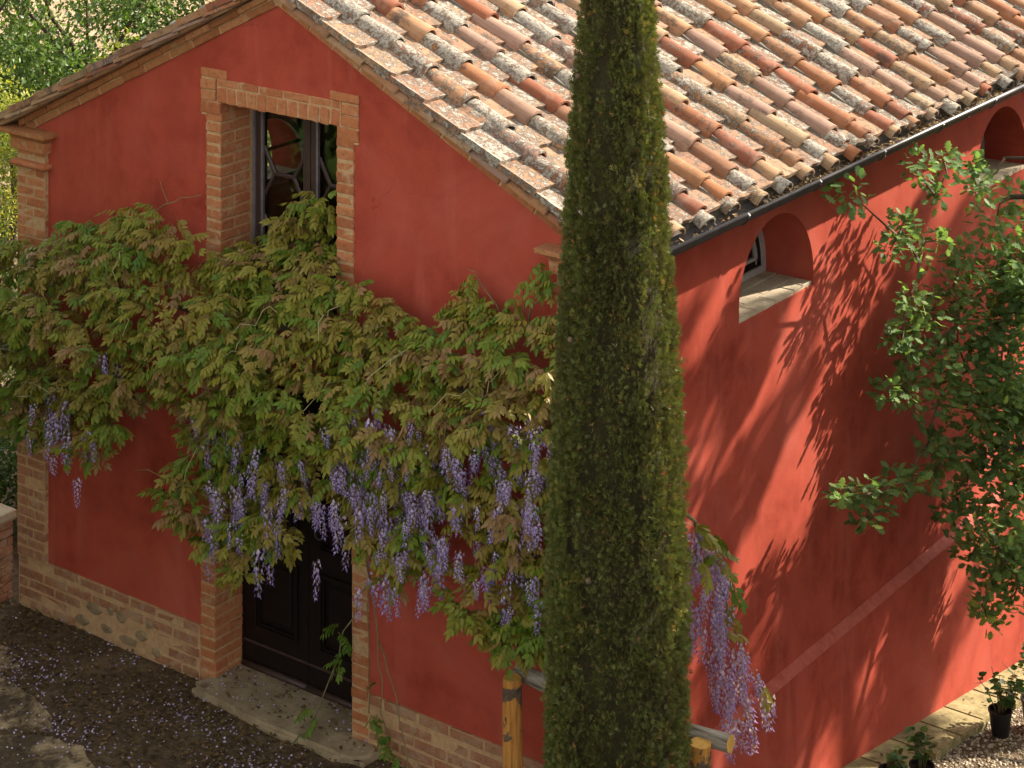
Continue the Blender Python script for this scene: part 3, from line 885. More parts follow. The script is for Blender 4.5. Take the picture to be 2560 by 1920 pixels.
# mortar bedding under each line of cover tiles
V, F = [], []
for k in range(ncol):
    yc = .185 + PITCH * k; nseg = 22
    b0 = len(V)
    for i in range(nseg + 1):
        xx = 2.42 + (4.935 - 2.42) * i / nseg
        wv = .084 + rng.uniform(-.012, .012)
        for q, h in ((-wv, .012), (-wv * .82, .046 + rng.uniform(-.008, .008)), (wv * .82, .046 + rng.uniform(-.008, .008)), (wv, .012)):
            V.append((xx, yc + q, rz(xx) + h + .012))
    for i in range(nseg):
        for q in range(3): F.append((b0 + i*4 + q, b0 + i*4 + q + 1, b0 + (i+1)*4 + q + 1, b0 + (i+1)*4 + q))
    F.append((b0 + nseg*4, b0 + nseg*4 + 1, b0 + nseg*4 + 2, b0 + nseg*4 + 3))
tag(link('mortar_bedding', pm('mortar_bedding', V, F, 'mortar_grey'), roof), kind='stuff')

# ---- gutter
gx, gz, gr = 4.992, 3.262, .066
V, F = [], []
ng = 12; gy0, gy1 = -.02, LEN
prof = []
for i in range(ng + 1):
    a = math.pi + math.pi * i / ng
    prof.append((gx + gr * math.cos(a), gz + gr * math.sin(a)))
for yy in (gy0, gy1):
    for p in prof: V.append((p[0], yy, p[1]))
    for p in prof: V.append((gx + (p[0] - gx) * .96, yy, gz + (p[1] - gz) * .96))
m = ng + 1
for i in range(ng):
    F += [(i, i+1, 2*m + i+1, 2*m + i), (m + i, 3*m + i, 3*m + i+1, m + i+1)]
    F += [(i, m+i, m+i+1, i+1)]
gut = link('gutter', pm('gutter', V, F, 'gutter', True), house)
tubes('gutter_bead', [([(gx + gr, gy0, gz + .004), (gx + gr, gy1, gz + .004)], .014)], 'gutter', gut, 8)
box('gutter_end', gx - gr, gx + gr, gy0 - .004, gy0, gz - gr, gz, 'gutter', gut)
for i in range(10):
    yy = .25 + .885 * i
    bm = bmesh.new()
    o = tubes('bracket', [([(gx + gr + .004, yy, gz + .012), (gx + gr + .018, yy, gz + .003), (gx + gr + .012, yy, gz - .012)], .007)], 'steel', gut, 6)
    pts = [(gx + (gr + .004) * math.cos(math.pi + math.pi * q / 8), yy + .02, gz + (gr + .004) * math.sin(math.pi + math.pi * q / 8)) for q in range(9)]
    tubes('bracket_strap', [(pts, .006)], 'gutter', gut, 5)

# ------------------------------------------------------------------ low brick wall on the left
lw = tag(empty('garden_wall', (-.28, -.6, 0)), 'low brick garden wall with a stone cap beside the left corner', 'wall')
lw_core = box('core', -.148, .142, -1.0, .62, -.1, .525, 'mortar', lw)
for r_ in range(9):
    y = -1.0 - (.1 if r_ % 2 else 0)
    while y < .62:
        L = rng.uniform(.2, .26); a, b = max(y, -1.0), min(y + L, .63)
        if b - a > .04: brick(lw, (.10, (a+b)/2, -.02 + .0625 * r_ + .03), (.115, b - a - .010, .052), 'brick_dark', jit=.005)
        y += L
brick(lw, (0.0, .40, .565), (.36, .50, .07), 'stone', name='cap_stone', bev=.012, jit=.008)
brick(lw, (0.0, -.14, .562), (.36, .54, .07), 'stone', name='cap_stone', bev=.012, jit=.008)
brick(lw, (0.0, -.70, .565), (.36, .52, .07), 'stone', name='cap_stone', bev=.012, jit=.008)

# ------------------------------------------------------------------ fence
def log(name, pts, rad, parent, mat, seg=14):
    V, F = tube(pts, rad, seg, False)
    r = random.Random(len(name) + int(pts[0][0] * 100))
    V = [v + Vector((r.uniform(-1, 1), r.uniform(-1, 1), r.uniform(-1, 1))) * .0025 for v in V]
    o = link(name, pm(name, V, F, mat, True), parent); n = len(V)
    c0 = link('cut_end', pm('cut_end', V[:seg], [tuple(range(seg))[::-1]], 'cut'), o)
    c1 = link('cut_end', pm('cut_end', V[n-seg:], [tuple(range(seg))], 'cut'), o)
    return o
fence = tag(empty('post_and_rail_fence', (5.1, -.43, 0)), 'round wood post and rail fence behind the cypress', 'fence')
def rel(p): return (p[0] - 5.1, p[1] + .43, p[2])
log('post', [rel((4.535, -.47, -.2)), rel((4.535, -.47, .4)), rel((4.53, -.47, .8)), rel((4.53, -.47, 1.05))], [.056, .055, .053, .052], fence, 'post')
log('post', [rel((5.672, -.40, -.4)), rel((5.672, -.40, .4)), rel((5.672, -.40, .8)), rel((5.672, -.40, 1.04))], [.060, .059, .058, .058], fence, 'post')
log('rail', [rel((4.47, -.345, 1.02)), rel((4.85, -.355, 1.0)), rel((5.3, -.335, 1.01)), rel((5.80, -.31, 1.035))], [.044, .046, .043, .045], fence, 'rail')

# ------------------------------------------------------------------ leaf templates
def leaflet_tpl(n=2, w=.5, fold=.12, curl=.12):
    """a leaf blade of unit length along +x; triangles about the midrib"""
    xs_ = [0, .28, .62, 1.0]; ws = [0, w * .9, w * .72, 0]
    V = []
    for x_, w_ in zip(xs_, ws):
        z_ = -curl * x_ * x_
        V += [(x_, -w_ / 2, z_ + 0), (x_, 0, z_ - fold * w_), (x_, w_ / 2, z_ + 0)]
    T = []
    for i in range(3):
        a, b = i * 3, (i + 1) * 3
        for c in (0, 1):
            if i > 0: T.append((a + c, b + c, a + c + 1)) if i < 2 else T.append((a + c, b + 1, a + c + 1))
            if i == 0: T.append((a + 1, b + c, b + c + 1))
            elif i == 1: T.append((a + c + 1, b + c, b + c + 1))
    return np.array(V), np.array(T)
LV, LT = leaflet_tpl(w=.50)
SIM_V = np.array([(0, 0, 0), (.45, .30, .05), (1, 0, -.08), (.45, -.30, .05)]); SIM_T = np.array([(0, 2, 1), (0, 3, 2)])
OVAL_V, OVAL_T = leaflet_tpl(w=.62, fold=.10, curl=.10)

def wisteria_leaf_tpl(var):
    r = random.Random(500 + var)
    npair = 4 + var % 2
    Ln = .15; droop = .25 + .22 * (var % 3)
    V, T, tint = [], [], []
    def rp(t): return np.array([Ln * t, 0.02 * math.sin(var + 3 * t), .03 * t - droop * Ln * t * t])
    # rachis
    for i in range(4):
        p = rp(i / 3); V += [p + (0, -.0016, 0), p + (0, .0016, 0)]; tint += [.75, .75]
    for i in range(3): T += [(2*i, 2*i+2, 2*i+1), (2*i+1, 2*i+2, 2*i+3)]
    def leaflet(p, f, u, s, tn):
        Rm = rot_mats(np.array([f]), np.array([u]))[0]
        b = len(V)
        for v in LV: V.append(p + Rm @ (v * s)); tint.append(tn)
        for t_ in LT: T.append(tuple(int(q) + b for q in t_))
    for i in range(npair):
        t = .22 + .70 * i / (npair - 1)
        p = rp(t)
        for sd_ in (-1, 1):
            sp = r.uniform(.75, 1.15)
            f = np.array([.55 + .2 * t, sd_ * sp, -.45 - .7 * r.random()])
            leaflet(p, f, np.array([.1, -sd_ * .25, 1.0]), r.uniform(.052, .072), r.uniform(-.06, .06))
    leaflet(rp(1.0), np.array([1.0, r.uniform(-.2, .2), -.75]), np.array([.4, 0, 1.0]), .066, r.uniform(-.05, .05))
    return np.array(V, float), np.array(T), np.array(tint)
WL = [wisteria_leaf_tpl(i) for i in range(6)]
WLM = {}
def wleaf_mesh(var, tone):
    key = (var, tone)
    if key not in WLM:
        Vt, Tt, tn = WL[var]
        WLM[key] = tri_mesh('leaf', Vt, Tt, 'wleaf', np.clip(tone + tn, 0, 1), True)
    return WLM[key]

def raceme_tpl(var):
    r = random.Random(700 + var)
    Ln = .17 + .035 * (var % 3); nf = 30 + 5 * (var % 3)
    V, T, tint = [], [], []
    for i in range(5):
        t = i / 4
        V += [(-.0012, 0, -Ln * t), (.0012, 0, -Ln * t)]; tint += [1.0, 1.0]
    for i in range(4): T += [(2*i, 2*i+2, 2*i+1), (2*i+1, 2*i+2, 2*i+3)]
    for i in range(nf):
        t = .08 + .92 * ((i + r.random()) / nf)
        if var >= 4 and r.random() < .35 and t < .7: continue
        a = i * 2.4 + r.uniform(-.4, .4)
        rad = (.029 * (1 - .62 * t) + .006)
        out = np.array([math.cos(a), math.sin(a), 0])
        p = np.array([0, 0, -Ln * t]) + out * rad + np.array([0, 0, -.004])
        s = (.0265 * (1.0 - .45 * t)) * r.uniform(.85, 1.15)
        side_ = np.array([-out[1], out[0], 0])
        # banner petal (pale, facing out) and keel (dark, pointing down and out)
        b = len(V)
        up = np.array([0, 0, 1.0])
        tn = np.clip(.78 - .30 * t + r.uniform(-.14, .14), 0, .92)
        V += [p - side_ * s * .5, p + up * s * .62 + out * s * .1, p + side_ * s * .5, p - up * s * .35 + out * s * .2, p + out * s * .3]
        tint += [tn, tn + .06, tn, tn - .08, tn + .08]
        T += [(b, b+4, b+1), (b+1, b+4, b+2), (b+2, b+4, b+3), (b+3, b+4, b)]
        b = len(V); tk = np.clip(.30 - .12 * t + r.uniform(-.15, .15), 0, .8)
        q = p + out * s * .3 - up * s * .25
        V += [q - side_ * s * .28, q + side_ * s * .28, q + out * s * .75 - up * s * .55]
        tint += [tk, tk, tk - .1]
        T += [(b, b+2, b+1)]
        # stalk
        b = len(V); c0 = np.array([0, 0, -Ln * t + .008])
        V += [c0, c0 + np.array([0, 0, -.0012]), p]; tint += [1.0] * 3; T += [(b, b+1, b+2)]
    return tri_mesh('flower_cluster', np.array(V, float), np.array(T), 'petal', np.clip(tint, 0, 1), False)
RAC = [raceme_tpl(i) for i in range(6)]

# ------------------------------------------------------------------ wisteria
wis = tag(empty('wisteria', (4.2, -.2, 0)), 'climbing wisteria with bronze green leaves and purple flowers across the gable', 'climber')
WO = Vector((4.2, -.2, 0))
POLY = [(-.45, 2.50), (-.04, 2.54), (0.29, 2.64), (0.7, 2.74), (0.79, 2.84), (1.14, 2.95), (1.44, 3.0), (1.73, 3.0), (1.94, 2.92), (2.1, 2.86), (2.5, 2.92), (2.95, 2.96), (3.12, 2.98), (3.26, 2.90), (3.37, 2.85), (3.54, 2.84), (3.66, 2.76), (3.81, 2.88), (4.01, 2.96), (4.24, 2.94), (4.46, 3.0), (4.68, 3.02), (4.95, 3.02),
        (4.95, 1.53), (4.62, 1.42), (4.4, 1.44), (4.21, 1.44), (4.14, 1.55), (4.05, 1.60), (3.91, 1.70), (3.71, 1.62), (3.54, 1.50), (3.37, 1.45), (3.26, 1.54), (3.15, 1.66), (3.01, 1.78), (2.86, 1.80), (2.79, 1.56), (2.64, 1.28), (2.41, 1.25), (2.14, 1.28), (1.94, 1.34), (1.73, 1.40), (1.86, 1.64), (1.61, 1.68), (1.23, 1.55), (1.01, 1.55), (0.7, 1.42), (0.57, 1.28), (0.29, 1.32), (-.04, 1.30), (-.45, 1.35)]
GAPS = [([(.5, 2.06), (3.2, 2.30), (3.2, 2.06), (.5, 1.84)], .38), ([(1.40, 1.95), (2.18, 2.14), (2.12, 1.80), (1.45, 1.63)], .30), ([(0.66, 1.99), (0.99, 2.09), (0.99, 1.87), (0.7, 1.78)], .45), ([(3.0, 2.05), (3.3, 2.1), (3.3, 1.9), (3.0, 1.85)], .4)]
def inside(p, poly):
    x, z = p; c = False; n = len(poly)
    for i in range(n):
        x0, z0 = poly[i]; x1, z1 = poly[(i+1) % n]
        if (z0 > z) != (z1 > z) and x < (x1 - x0) * (z - z0) / (z1 - z0) + x0: c = not c
    return c
def edge_dist(p, poly):
    d = 9
    for i in range(len(poly)):
        a = Vector(poly[i]); b = Vector(poly[(i+1) % len(poly)]); ab = b - a; q = Vector(p)
        t = max(0, min(1, (q - a).dot(ab) / max(ab.length_squared, 1e-9)))
        d = min(d, (a + ab * t - q).length)
    return d
tufts = []
tries = 0
while len(tufts) < 430 and tries < 20000:
    tries += 1
    p = (rng.uniform(-.45, 4.95), rng.uniform(1.25, 3.0))
    if not inside(p, POLY): continue
    if any(inside(p, g) and rng.random() > k for g, k in GAPS): continue
    e = edge_dist(p, POLY)
    if e < .05: continue
    thick = min(.46 if p[1] > 1.95 else .30, .10 + .75 * e)
    yy = -.06 - thick * rng.uniform(.15, 1.15)
    if any((p[0]-q[0])**2 + (p[1]-q[2])**2 < .076**2 for q in tufts): continue
    tufts.append((p[0], yy, p[1], rng.uniform(.07, .13)))
for i in range(64):                                    # growing into the window recess
    xx = rng.uniform(1.98, 2.80); top = 2.68 + .62 * (xx - 1.95) / .85
    tufts.append((xx, rng.uniform(-.02, .17), rng.uniform(2.45, top), .09))
for (hx, hz, hn) in ((2.30, 1.20, 5), (2.52, 1.12, 6), (2.68, 1.25, 4), (3.50, 1.38, 5), (3.66, 1.30, 5), (3.85, 1.48, 4), (4.28, 1.32, 6), (4.46, 1.28, 6), (4.62, 1.26, 6), (4.78, 1.3, 5), (1.86, 1.30, 3), (2.02, 1.22, 4), (1.3, 1.48, 3), (1.08, 1.45, 3), (3.02, 1.72, 3), (2.9, 1.66, 3)):
    for q in range(hn): tufts.append((hx + rng.gauss(0, .05), -.36 + rng.uniform(-.1, .1), hz + rng.uniform(-.06, .22), .06))   # hanging sprays
lp, lf, lu, lv, lt, ls = [], [], [], [], [], []
for (x, y, z, r_) in tufts:
    hue = rng.gauss(.55, .18)
    inner = y > -.15
    for j in range(rng.randint(9, 14)):
        az = rng.uniform(-math.pi, math.pi)
        # outwards from the wall mostly
        d = Vector((math.cos(az), -abs(math.sin(az)) - .25, rng.uniform(-.35, .55))).normalized()
        pos = Vector((x, y, z)) + d * r_ * rng.uniform(.2, 1.0)
        if pos.y > -.03 and not (1.93 < pos.x < 2.84 and pos.z > 2.4): pos.y = -.03
        fw = Vector((d.x, d.y, rng.uniform(-.75, .55))).normalized()
        up = Vector((rng.gauss(0, .45), -.35 + rng.gauss(0, .4), 1.0))
        lp.append(pos); lf.append(fw); lu.append(up); lv.append(rng.randrange(6)); ls.append(rng.uniform(.50, .88))
        tn = hue + rng.gauss(0, .10)
        if rng.random() < .13: tn = rng.uniform(.1, .35)
        if rng.random() < .05: tn = rng.uniform(.85, 1.0)
        lt.append(min(1, max(0, tn)))
order = sorted(range(len(lp)), key=lambda i: lp[i].y)[:1200]
rng.shuffle(order)
single = set(order[:285])
def leaf_object(i):
    o = link('leaf', wleaf_mesh(lv[i], round(lt[i] * 6) / 6), wis)
    o.location = lp[i] - WO
    m = rot_mats(np.array([list(lf[i])]), np.array([list(lu[i])]))[0]
    o.rotation_euler = Matrix(m.tolist()).to_euler(); o.scale = (ls[i],) * 3
for i in single: leaf_object(i)
VV, TT, TN = [], [], []; off = 0
for var in range(6):
    idx = [i for i in range(len(lp)) if lv[i] == var and i not in single]
    if not idx: continue
    P_ = np.array([list(lp[i] - WO) for i in idx]); Mx = rot_mats(np.array([list(lf[i]) for i in idx]), np.array([list(lu[i]) for i in idx]))
    v, t = soup(P_, Mx, np.array([ls[i] for i in idx]), WL[var][0], WL[var][1])
    tn = (np.array([lt[i] for i in idx])[:, None] + WL[var][2][None]).ravel()
    VV.append(v); TT.append(t + off); TN.append(np.clip(tn, 0, 1)); off += len(v)
tag(link('foliage', tri_mesh('foliage', np.concatenate(VV), np.concatenate(TT), 'wleaf', np.concatenate(TN), True), wis), kind='stuff')

# racemes
rl = [(0.69, 1.56), (0.77, 1.49), (0.89, 1.43), (0.95, 1.37), (1.02, 1.34), (1.08, 1.56), (1.19, 1.56), (0.91, 1.64), (1.34, 2.03), (0.77, 1.67)]
rmid = [(2.27, 1.28), (2.35, 1.27), (2.43, 1.4), (2.5, 1.37), (2.56, 1.3), (2.62, 1.26), (2.67, 1.44), (2.73, 1.34), (2.41, 1.54), (2.54, 1.71), (2.31, 1.65), (2.77, 1.52), (2.47, 1.83), (2.62, 1.59), (2.21, 1.29), (2.69, 1.86), (2.8, 1.77)]
rdoor = [(2.95, 1.57), (3.0, 1.61), (3.1, 1.64), (3.15, 1.62), (2.91, 1.77), (3.24, 1.99), (3.29, 1.97), (3.27, 1.89)]
rright = [(3.4, 1.92), (3.45, 1.85), (3.48, 1.65), (3.38, 1.62), (3.55, 1.8), (3.62, 1.95), (3.67, 1.83), (3.72, 2.03), (3.77, 1.93), (3.82, 1.79), (3.66, 1.67), (3.76, 1.62), (3.59, 1.36), (3.64, 1.45), (3.69, 1.31), (3.74, 1.48), (3.79, 1.6), (3.86, 1.69), (3.92, 1.45), (3.99, 1.42), (3.89, 1.31), (3.96, 1.59), (3.54, 2.01), (3.45, 2.04), (3.69, 2.12), (3.86, 2.01), (3.96, 1.9), (4.02, 2.07)]
rfar = [(4.25, 2.41), (4.31, 2.4), (4.39, 2.4), (4.19, 2.29), (4.28, 2.24), (4.36, 2.21), (4.44, 2.35), (4.5, 2.32), (4.57, 2.41), (4.63, 2.49), (4.67, 2.41), (4.72, 2.34), (4.6, 2.26), (4.47, 2.18), (4.66, 2.2), (4.74, 2.17), (4.31, 1.51), (4.38, 1.58), (4.43, 1.51), (4.47, 1.55), (4.53, 1.52), (4.6, 1.66), (4.63, 1.6), (4.67, 1.63), (4.35, 1.9), (4.44, 1.9), (4.57, 2.0), (4.69, 2.01), (4.15, 2.1), (4.09, 1.96), (4.22, 1.92), (4.74, 1.92)]
bunch = [(0.59, 1.58), (0.64, 1.53), (0.69, 1.48), (0.74, 1.42), (0.79, 1.38), (0.84, 1.31), (0.89, 1.25), (0.61, 1.44), (0.72, 1.37), (0.82, 1.26), (0.92, 1.2), (0.64, 1.28), (0.74, 1.21), (0.84, 1.15), (0.95, 1.13), (0.59, 1.22), (0.66, 1.13), (0.77, 1.07), (0.87, 1.03), (0.95, 0.97), (1.03, 0.91), (0.79, 0.95), (0.89, 0.88), (0.69, 0.97), (0.84, 0.82), (0.95, 0.76), (1.05, 0.77), (1.11, 0.66), (1.16, 0.59), (1.24, 0.5), (1.3, 0.4), (1.0, 0.6), (0.87, 0.68), (1.08, 0.51), (1.16, 0.4), (0.95, 0.49), (1.03, 0.37), (1.11, 0.28), (0.89, 0.54), (1.21, 0.48), (1.38, 0.33), (1.27, 0.21), (1.19, 0.19)]
stems = []
def raceme(x, y, z, s=1.0):
    o = link('flower_cluster', RAC[rng.randrange(6)], wis)
    o.location = Vector((x, y, z)) - WO
    o.rotation_euler = (rng.uniform(-.22, .22), rng.uniform(-.22, .22), rng.uniform(0, 6.28))
    k_ = s * rng.uniform(.72, 1.05); o.scale = (k_ * rng.uniform(.8, 1.05), k_ * rng.uniform(.8, 1.05), k_ * rng.uniform(.75, 1.4))
for lst in (rl, rmid, rdoor, rright, rfar):
    for (x, z) in lst:
        if lst is rl and rng.random() < .2: continue
        raceme(x + rng.uniform(-.02, .02), -.47 + rng.uniform(-.08, .16), z + .03)
for _ in range(105):
    raceme(rng.uniform(3.25, 4.78), -.54 + rng.uniform(-.10, .16), rng.uniform(1.45, 2.45), rng.uniform(.65, .95))
for _ in range(22):
    raceme(rng.uniform(2.15, 3.2), -.50 + rng.uniform(-.08, .1), rng.uniform(1.35, 2.0), rng.uniform(.65, .95))
for _ in range(30):
    q = rng.choice(rright + rmid + rl); raceme(q[0] + rng.uniform(-.12, .12), -.46 + rng.uniform(-.12, .10), q[1] + rng.uniform(-.10, .12))
for (y, z) in bunch:
    raceme(5.02 + rng.uniform(-.08, .08), y + rng.uniform(-.03, .03), z + .05, 1.1)
    if rng.random() < .75: raceme(4.98 + rng.uniform(-.08, .08), y + rng.uniform(-.06, .06), z + rng.uniform(-.06, .06), .9)
# leaves of the bunch beyond the cypress
for i in range(20):
    t = rng.random(); b = bunch[int(t * t * len(bunch))] if t < .99 else bunch[-1]
    o = link('leaf', wleaf_mesh(rng.randrange(6), round(rng.uniform(.2, .75) * 6) / 6), wis)
    o.location = Vector((5.02 + rng.uniform(-.1, .12), b[0] + rng.uniform(-.06, .06), b[1] + rng.uniform(-.02, .1))) - WO
    f = np.array([[rng.uniform(-.2, 1), rng.uniform(-1, .6), rng.uniform(-.7, .1)]])
    o.rotation_euler = Matrix(rot_mats(f, np.array([[rng.gauss(0, .2), -.2, 1.0]]))[0].tolist()).to_euler(); o.scale = (rng.uniform(.7, 1.0),) * 3
# woody stems
def wob_line(a, b, n, amp, sag=0.0, seed=0):
    r = random.Random(seed); a, b = Vector(a), Vector(b); out = []
    for i in range(n + 1):
        t = i / n; p = a.lerp(b, t); k = math.sin(math.pi * t)
        p += Vector((r.uniform(-amp, amp), r.uniform(-amp, amp) * .5, r.uniform(-amp, amp))) * (0 if i in (0, n) else 1)
        p.z -= sag * k; out.append(p - WO)
    return out
def stem(pts, r0, r1, mat='vine'):
    n = len(pts); rad = [r0 + (r1 - r0) * i / (n - 1) for i in range(n)]
    tubes('stem', [(pts, rad)], mat, wis, 5)
stem(wob_line((4.95, -.05, .0), (4.9, -.12, 2.2), 9, .02, 0, 1), .035, .026, 'bark')
stem(wob_line((4.9, -.12, 2.2), (2.6, -.14, 2.35), 10, .035, -.1, 2), .026, .018, 'bark')
stem(wob_line((2.6, -.14, 2.35), (-.3, -.16, 2.25), 10, .035, -.08, 3), .018, .009, 'bark')
stem(wob_line((4.9, -.12, 2.2), (4.98, .5, 1.75), 5, .02, 0, 4), .018, .012, 'bark')
stem(wob_line((4.98, .5, 1.75), (5.03, 1.2, .6), 6, .03, -.1, 5), .012, .005, 'vine')
stem(wob_line((3.6, -.3, 1.62), (2.75, -.36, 1.74), 8, .025, .06, 6), .007, .004, 'twig')
stem(wob_line((2.3, -.4, 1.45), (1.55, -.42, 1.42), 6, .02, -.02, 7), .004, .002)
stem(wob_line((3.21, -.20, 1.45), (3.19, -.07, 1.05), 5, .01, 0, 8), .006, .006)
stem(wob_line((3.19, -.07, 1.05), (3.36, -.10, .05), 7, .03, -.0, 9), .005, .003)
stem(wob_line((3.19, -.07, 1.05), (2.80, -.16, .10), 7, .03, -.05, 10), .005, .003)
stem(wob_line((3.26, -.08, .72), (3.62, -.2, .02), 6, .03, -.12, 11), .005, .003)
stem(wob_line((3.18, -.08, 1.0), (3.16, -.05, .25), 6, .008, 0, 12), .004, .003)
stem(wob_line((4.30, -.1, 2.75), (4.72, -.14, 3.22), 7, .03, -.05, 13), .006, .004)
stem(wob_line((4.30, -.1, 2.75), (4.35, -.08, 3.05), 5, .02, 0, 14), .005, .003)
stem(wob_line((4.55, -.1, 2.6), (4.62, -.06, 3.24), 7, .02, 0, 15), .006, .004)
stem(wob_line((4.2, -.1, 2.8), (3.95, -.12, 3.06), 5, .02, -.06, 16), .005, .002)
stem(wob_line((1.2, -.15, 2.9), (1.82, -.10, 3.12), 8, .03, .02, 17), .005, .002)
stem(wob_line((1.55, -.12, 3.02), (1.45, -.1, 3.14), 4, .015, 0, 18), .003, .0015)
M['tendril'] = mat_simple('pale_tendril', (0.30, 0.27, 0.12), (0.42, 0.38, 0.20), 30, 0.2)
for q in range(34):
    x = rng.uniform(.2, 4.7); z = rng.uniform(1.6, 2.8)
    stem(wob_line((x, -.3, z), (x + rng.uniform(-.35, .35), -.54 - rng.uniform(0, .14), z + rng.uniform(-.15, .18)), 7, .035, -.07, 40 + q), .0032, .0016, 'tendril' if q % 2 else 'vine')
def few_leaves(pts, n, s=.75, tone=(.25, .6)):
    for i in range(n):
        p = Vector(rng.choice(pts)) + Vector((rng.uniform(-.03, .03), rng.uniform(-.04, .01), rng.uniform(-.03, .03)))
        o = link('leaf', wleaf_mesh(rng.randrange(6), round(rng.uniform(*tone) * 6) / 6), wis); o.location = p - WO
        f = np.array([[rng.uniform(-1, 1), rng.uniform(-1, -.1), rng.uniform(-.6, .1)]])
        o.rotation_euler = Matrix(rot_mats(f, np.array([[rng.gauss(0, .2), -.2, 1.0]]))[0].tolist()).to_euler(); o.scale = (s * rng.uniform(.8, 1.15),) * 3
few_leaves([(3.30, -.1, .35), (3.36, -.12, .2), (3.42, -.14, .28), (3.5, -.16, .15), (2.85, -.14, .2), (2.92, -.13, .35), (3.02, -.12, .55), (3.05, -.12, .62), (2.98, -.1, .75), (3.3, -.1, .5), (3.25, -.1, .25), (3.6, -.2, .12), (2.8, -.16, .1)], 26, .62, (.0, .25))
few_leaves([(4.35, -.1, 3.0), (4.4, -.1, 3.08), (4.5, -.12, 3.15), (4.28, -.1, 2.95), (4.0, -.12, 3.02), (4.1, -.1, 2.9), (4.6, -.1, 3.0), (4.62, -.08, 2.9), (4.2, -.1, 2.85), (4.45, -.1, 2.85), (3.75, -.1, 2.78), (4.45, -.1, 3.18), (4.55, -.1, 3.1), (4.68, -.12, 3.0), (4.7, -.12, 3.12)], 40, .66, (.15, .5))

# ------------------------------------------------------------------ cypress
cyp = tag(empty('cypress_tree', (5.56, -1.0, 0)), 'tall narrow dark green cypress in front of the house corner', 'tree')
tubes('trunk', [([(0, 0, -.3), (.01, 0, .6), (0, .01, 2.0), (0, 0, 4.0), (0, 0, 6.0)], [.085, .075, .06, .04, .01])], 'bark', cyp, 10)
CZ = [(.25, .17), (.6, .31), (1.14, .350), (2.1, .342), (2.95, .304), (3.93, .246), (4.91, .176), (5.6, .115), (6.3, .02)]
def cr(z): return np.interp(z, [a for a, b in CZ], [b for a, b in CZ])
# spray: a small flattened fan of scale-leaf twigs
def spray_tpl():
    V, T = [], []
    def blade(p, d, L, w):
        p = np.array(p, float); d = np.array(d, float); d /= np.linalg.norm(d)
        s = np.cross(d, [0, 1, 0.2]); s /= np.linalg.norm(s)
        b = len(V); V.extend([p, p + d * L * .45 + s * w * .5, p + d * L, p + d * L * .45 - s * w * .5])
        T.extend([(b, b+1, b+2), (b, b+2, b+3)])
    blade((0, 0, 0), (1, 0, .1), 1.0, .15)
    for t, a, L in ((.15, .85, .60), (.2, -.85, .56), (.45, .75, .46), (.5, -.7, .44)):
        blade((t, 0, .1 * t), (math.cos(a), .35 * math.sin(a * 3 + t * 5), math.sin(a)), L, .13)
    return np.array(V), np.array(T)
SPV, SPT = spray_tpl()
NT_, PER = 3300, 30
tz = nrng.uniform(.3, 6.1, NT_ * 3); tz = tz[nrng.random(NT_ * 3) < (cr(tz) / .35) * .92 + .08][:NT_]; NT_ = len(tz)
tth = nrng.uniform(0, 2 * np.pi, NT_)
trad = cr(tz) * (1 - .07 * nrng.random(NT_) ** 1.5) - .030 + .006 * np.sin(tth * 7 + tz * 1.5)
tr = nrng.uniform(.018, .034, NT_) * np.clip(cr(tz) / .3, .5, 1); thh = nrng.uniform(.05, .11, NT_)
ids = np.repeat(np.arange(NT_), PER); N = len(ids)
a_ = nrng.uniform(0, 2 * np.pi, N); q_ = np.sqrt(nrng.random(N)); h_ = nrng.uniform(-1, 1, N)
cs, sn = np.cos(tth[ids]), np.sin(tth[ids])
rad_out = tr[ids] * q_ * np.cos(a_) * np.sqrt(1 - .8 * h_ ** 2); rad_tan = tr[ids] * q_ * np.sin(a_) * np.sqrt(1 - .8 * h_ ** 2)
rr = trad[ids] + rad_out + .014 * (h_ + 1)
pos = np.stack([cs * rr - sn * rad_tan, sn * rr + cs * rad_tan, tz[ids] + thh[ids] * h_], 1)
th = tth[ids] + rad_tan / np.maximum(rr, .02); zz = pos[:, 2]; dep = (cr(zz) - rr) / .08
out = np.stack([cs, sn, np.zeros(N)], 1)
tan = np.stack([-sn, cs, np.zeros(N)], 1)
fw = out * (.25 + 9 * rad_out[:, None]) + tan * 9 * rad_tan[:, None] + np.array([0, 0, 1.0]) * nrng.uniform(.35, 1.0, N)[:, None] + nrng.normal(0, .30, (N, 3))
up = out + nrng.normal(0, .45, (N, 3))
tvar = nrng.normal(0, .13, NT_)[ids]
# upright brighter shoots standing out of the crown
nsh, per = 170, 16
sth = nrng.uniform(0, 2 * np.pi, nsh); sz0 = nrng.uniform(.4, 5.6, nsh); sl = nrng.uniform(.06, .17, nsh)
k_ = np.tile(np.arange(per) / per, nsh); ids = np.repeat(np.arange(nsh), per)
z2 = sz0[ids] + sl[ids] * k_; r2 = cr(z2) - .02 + .012 * k_ + nrng.normal(0, .006, nsh * per); t2 = sth[ids] + nrng.normal(0, .02, nsh * per)
pos = np.concatenate([pos, np.stack([np.cos(t2) * r2, np.sin(t2) * r2, z2], 1)])
o2 = np.stack([np.cos(t2), np.sin(t2), np.zeros(len(t2))], 1)
fw = np.concatenate([fw, o2 * .25 + np.array([0, 0, 1.0]) + nrng.normal(0, .35, (len(t2), 3))]); up = np.concatenate([up, o2 + nrng.normal(0, .4, o2.shape)])
th = np.concatenate([th, t2]); zz = np.concatenate([zz, z2]); dep = np.concatenate([dep, np.full(len(t2), -1.6)]); tvar = np.concatenate([tvar, np.full(len(t2), .08)]); N = len(th)
v, t = soup(pos, rot_mats(fw, up), nrng.uniform(.018, .042, N), SPV, SPT)
zone = .5 + .5 * np.sin(th * 3 + zz * 1.7) * np.sin(zz * 2.9 + th)
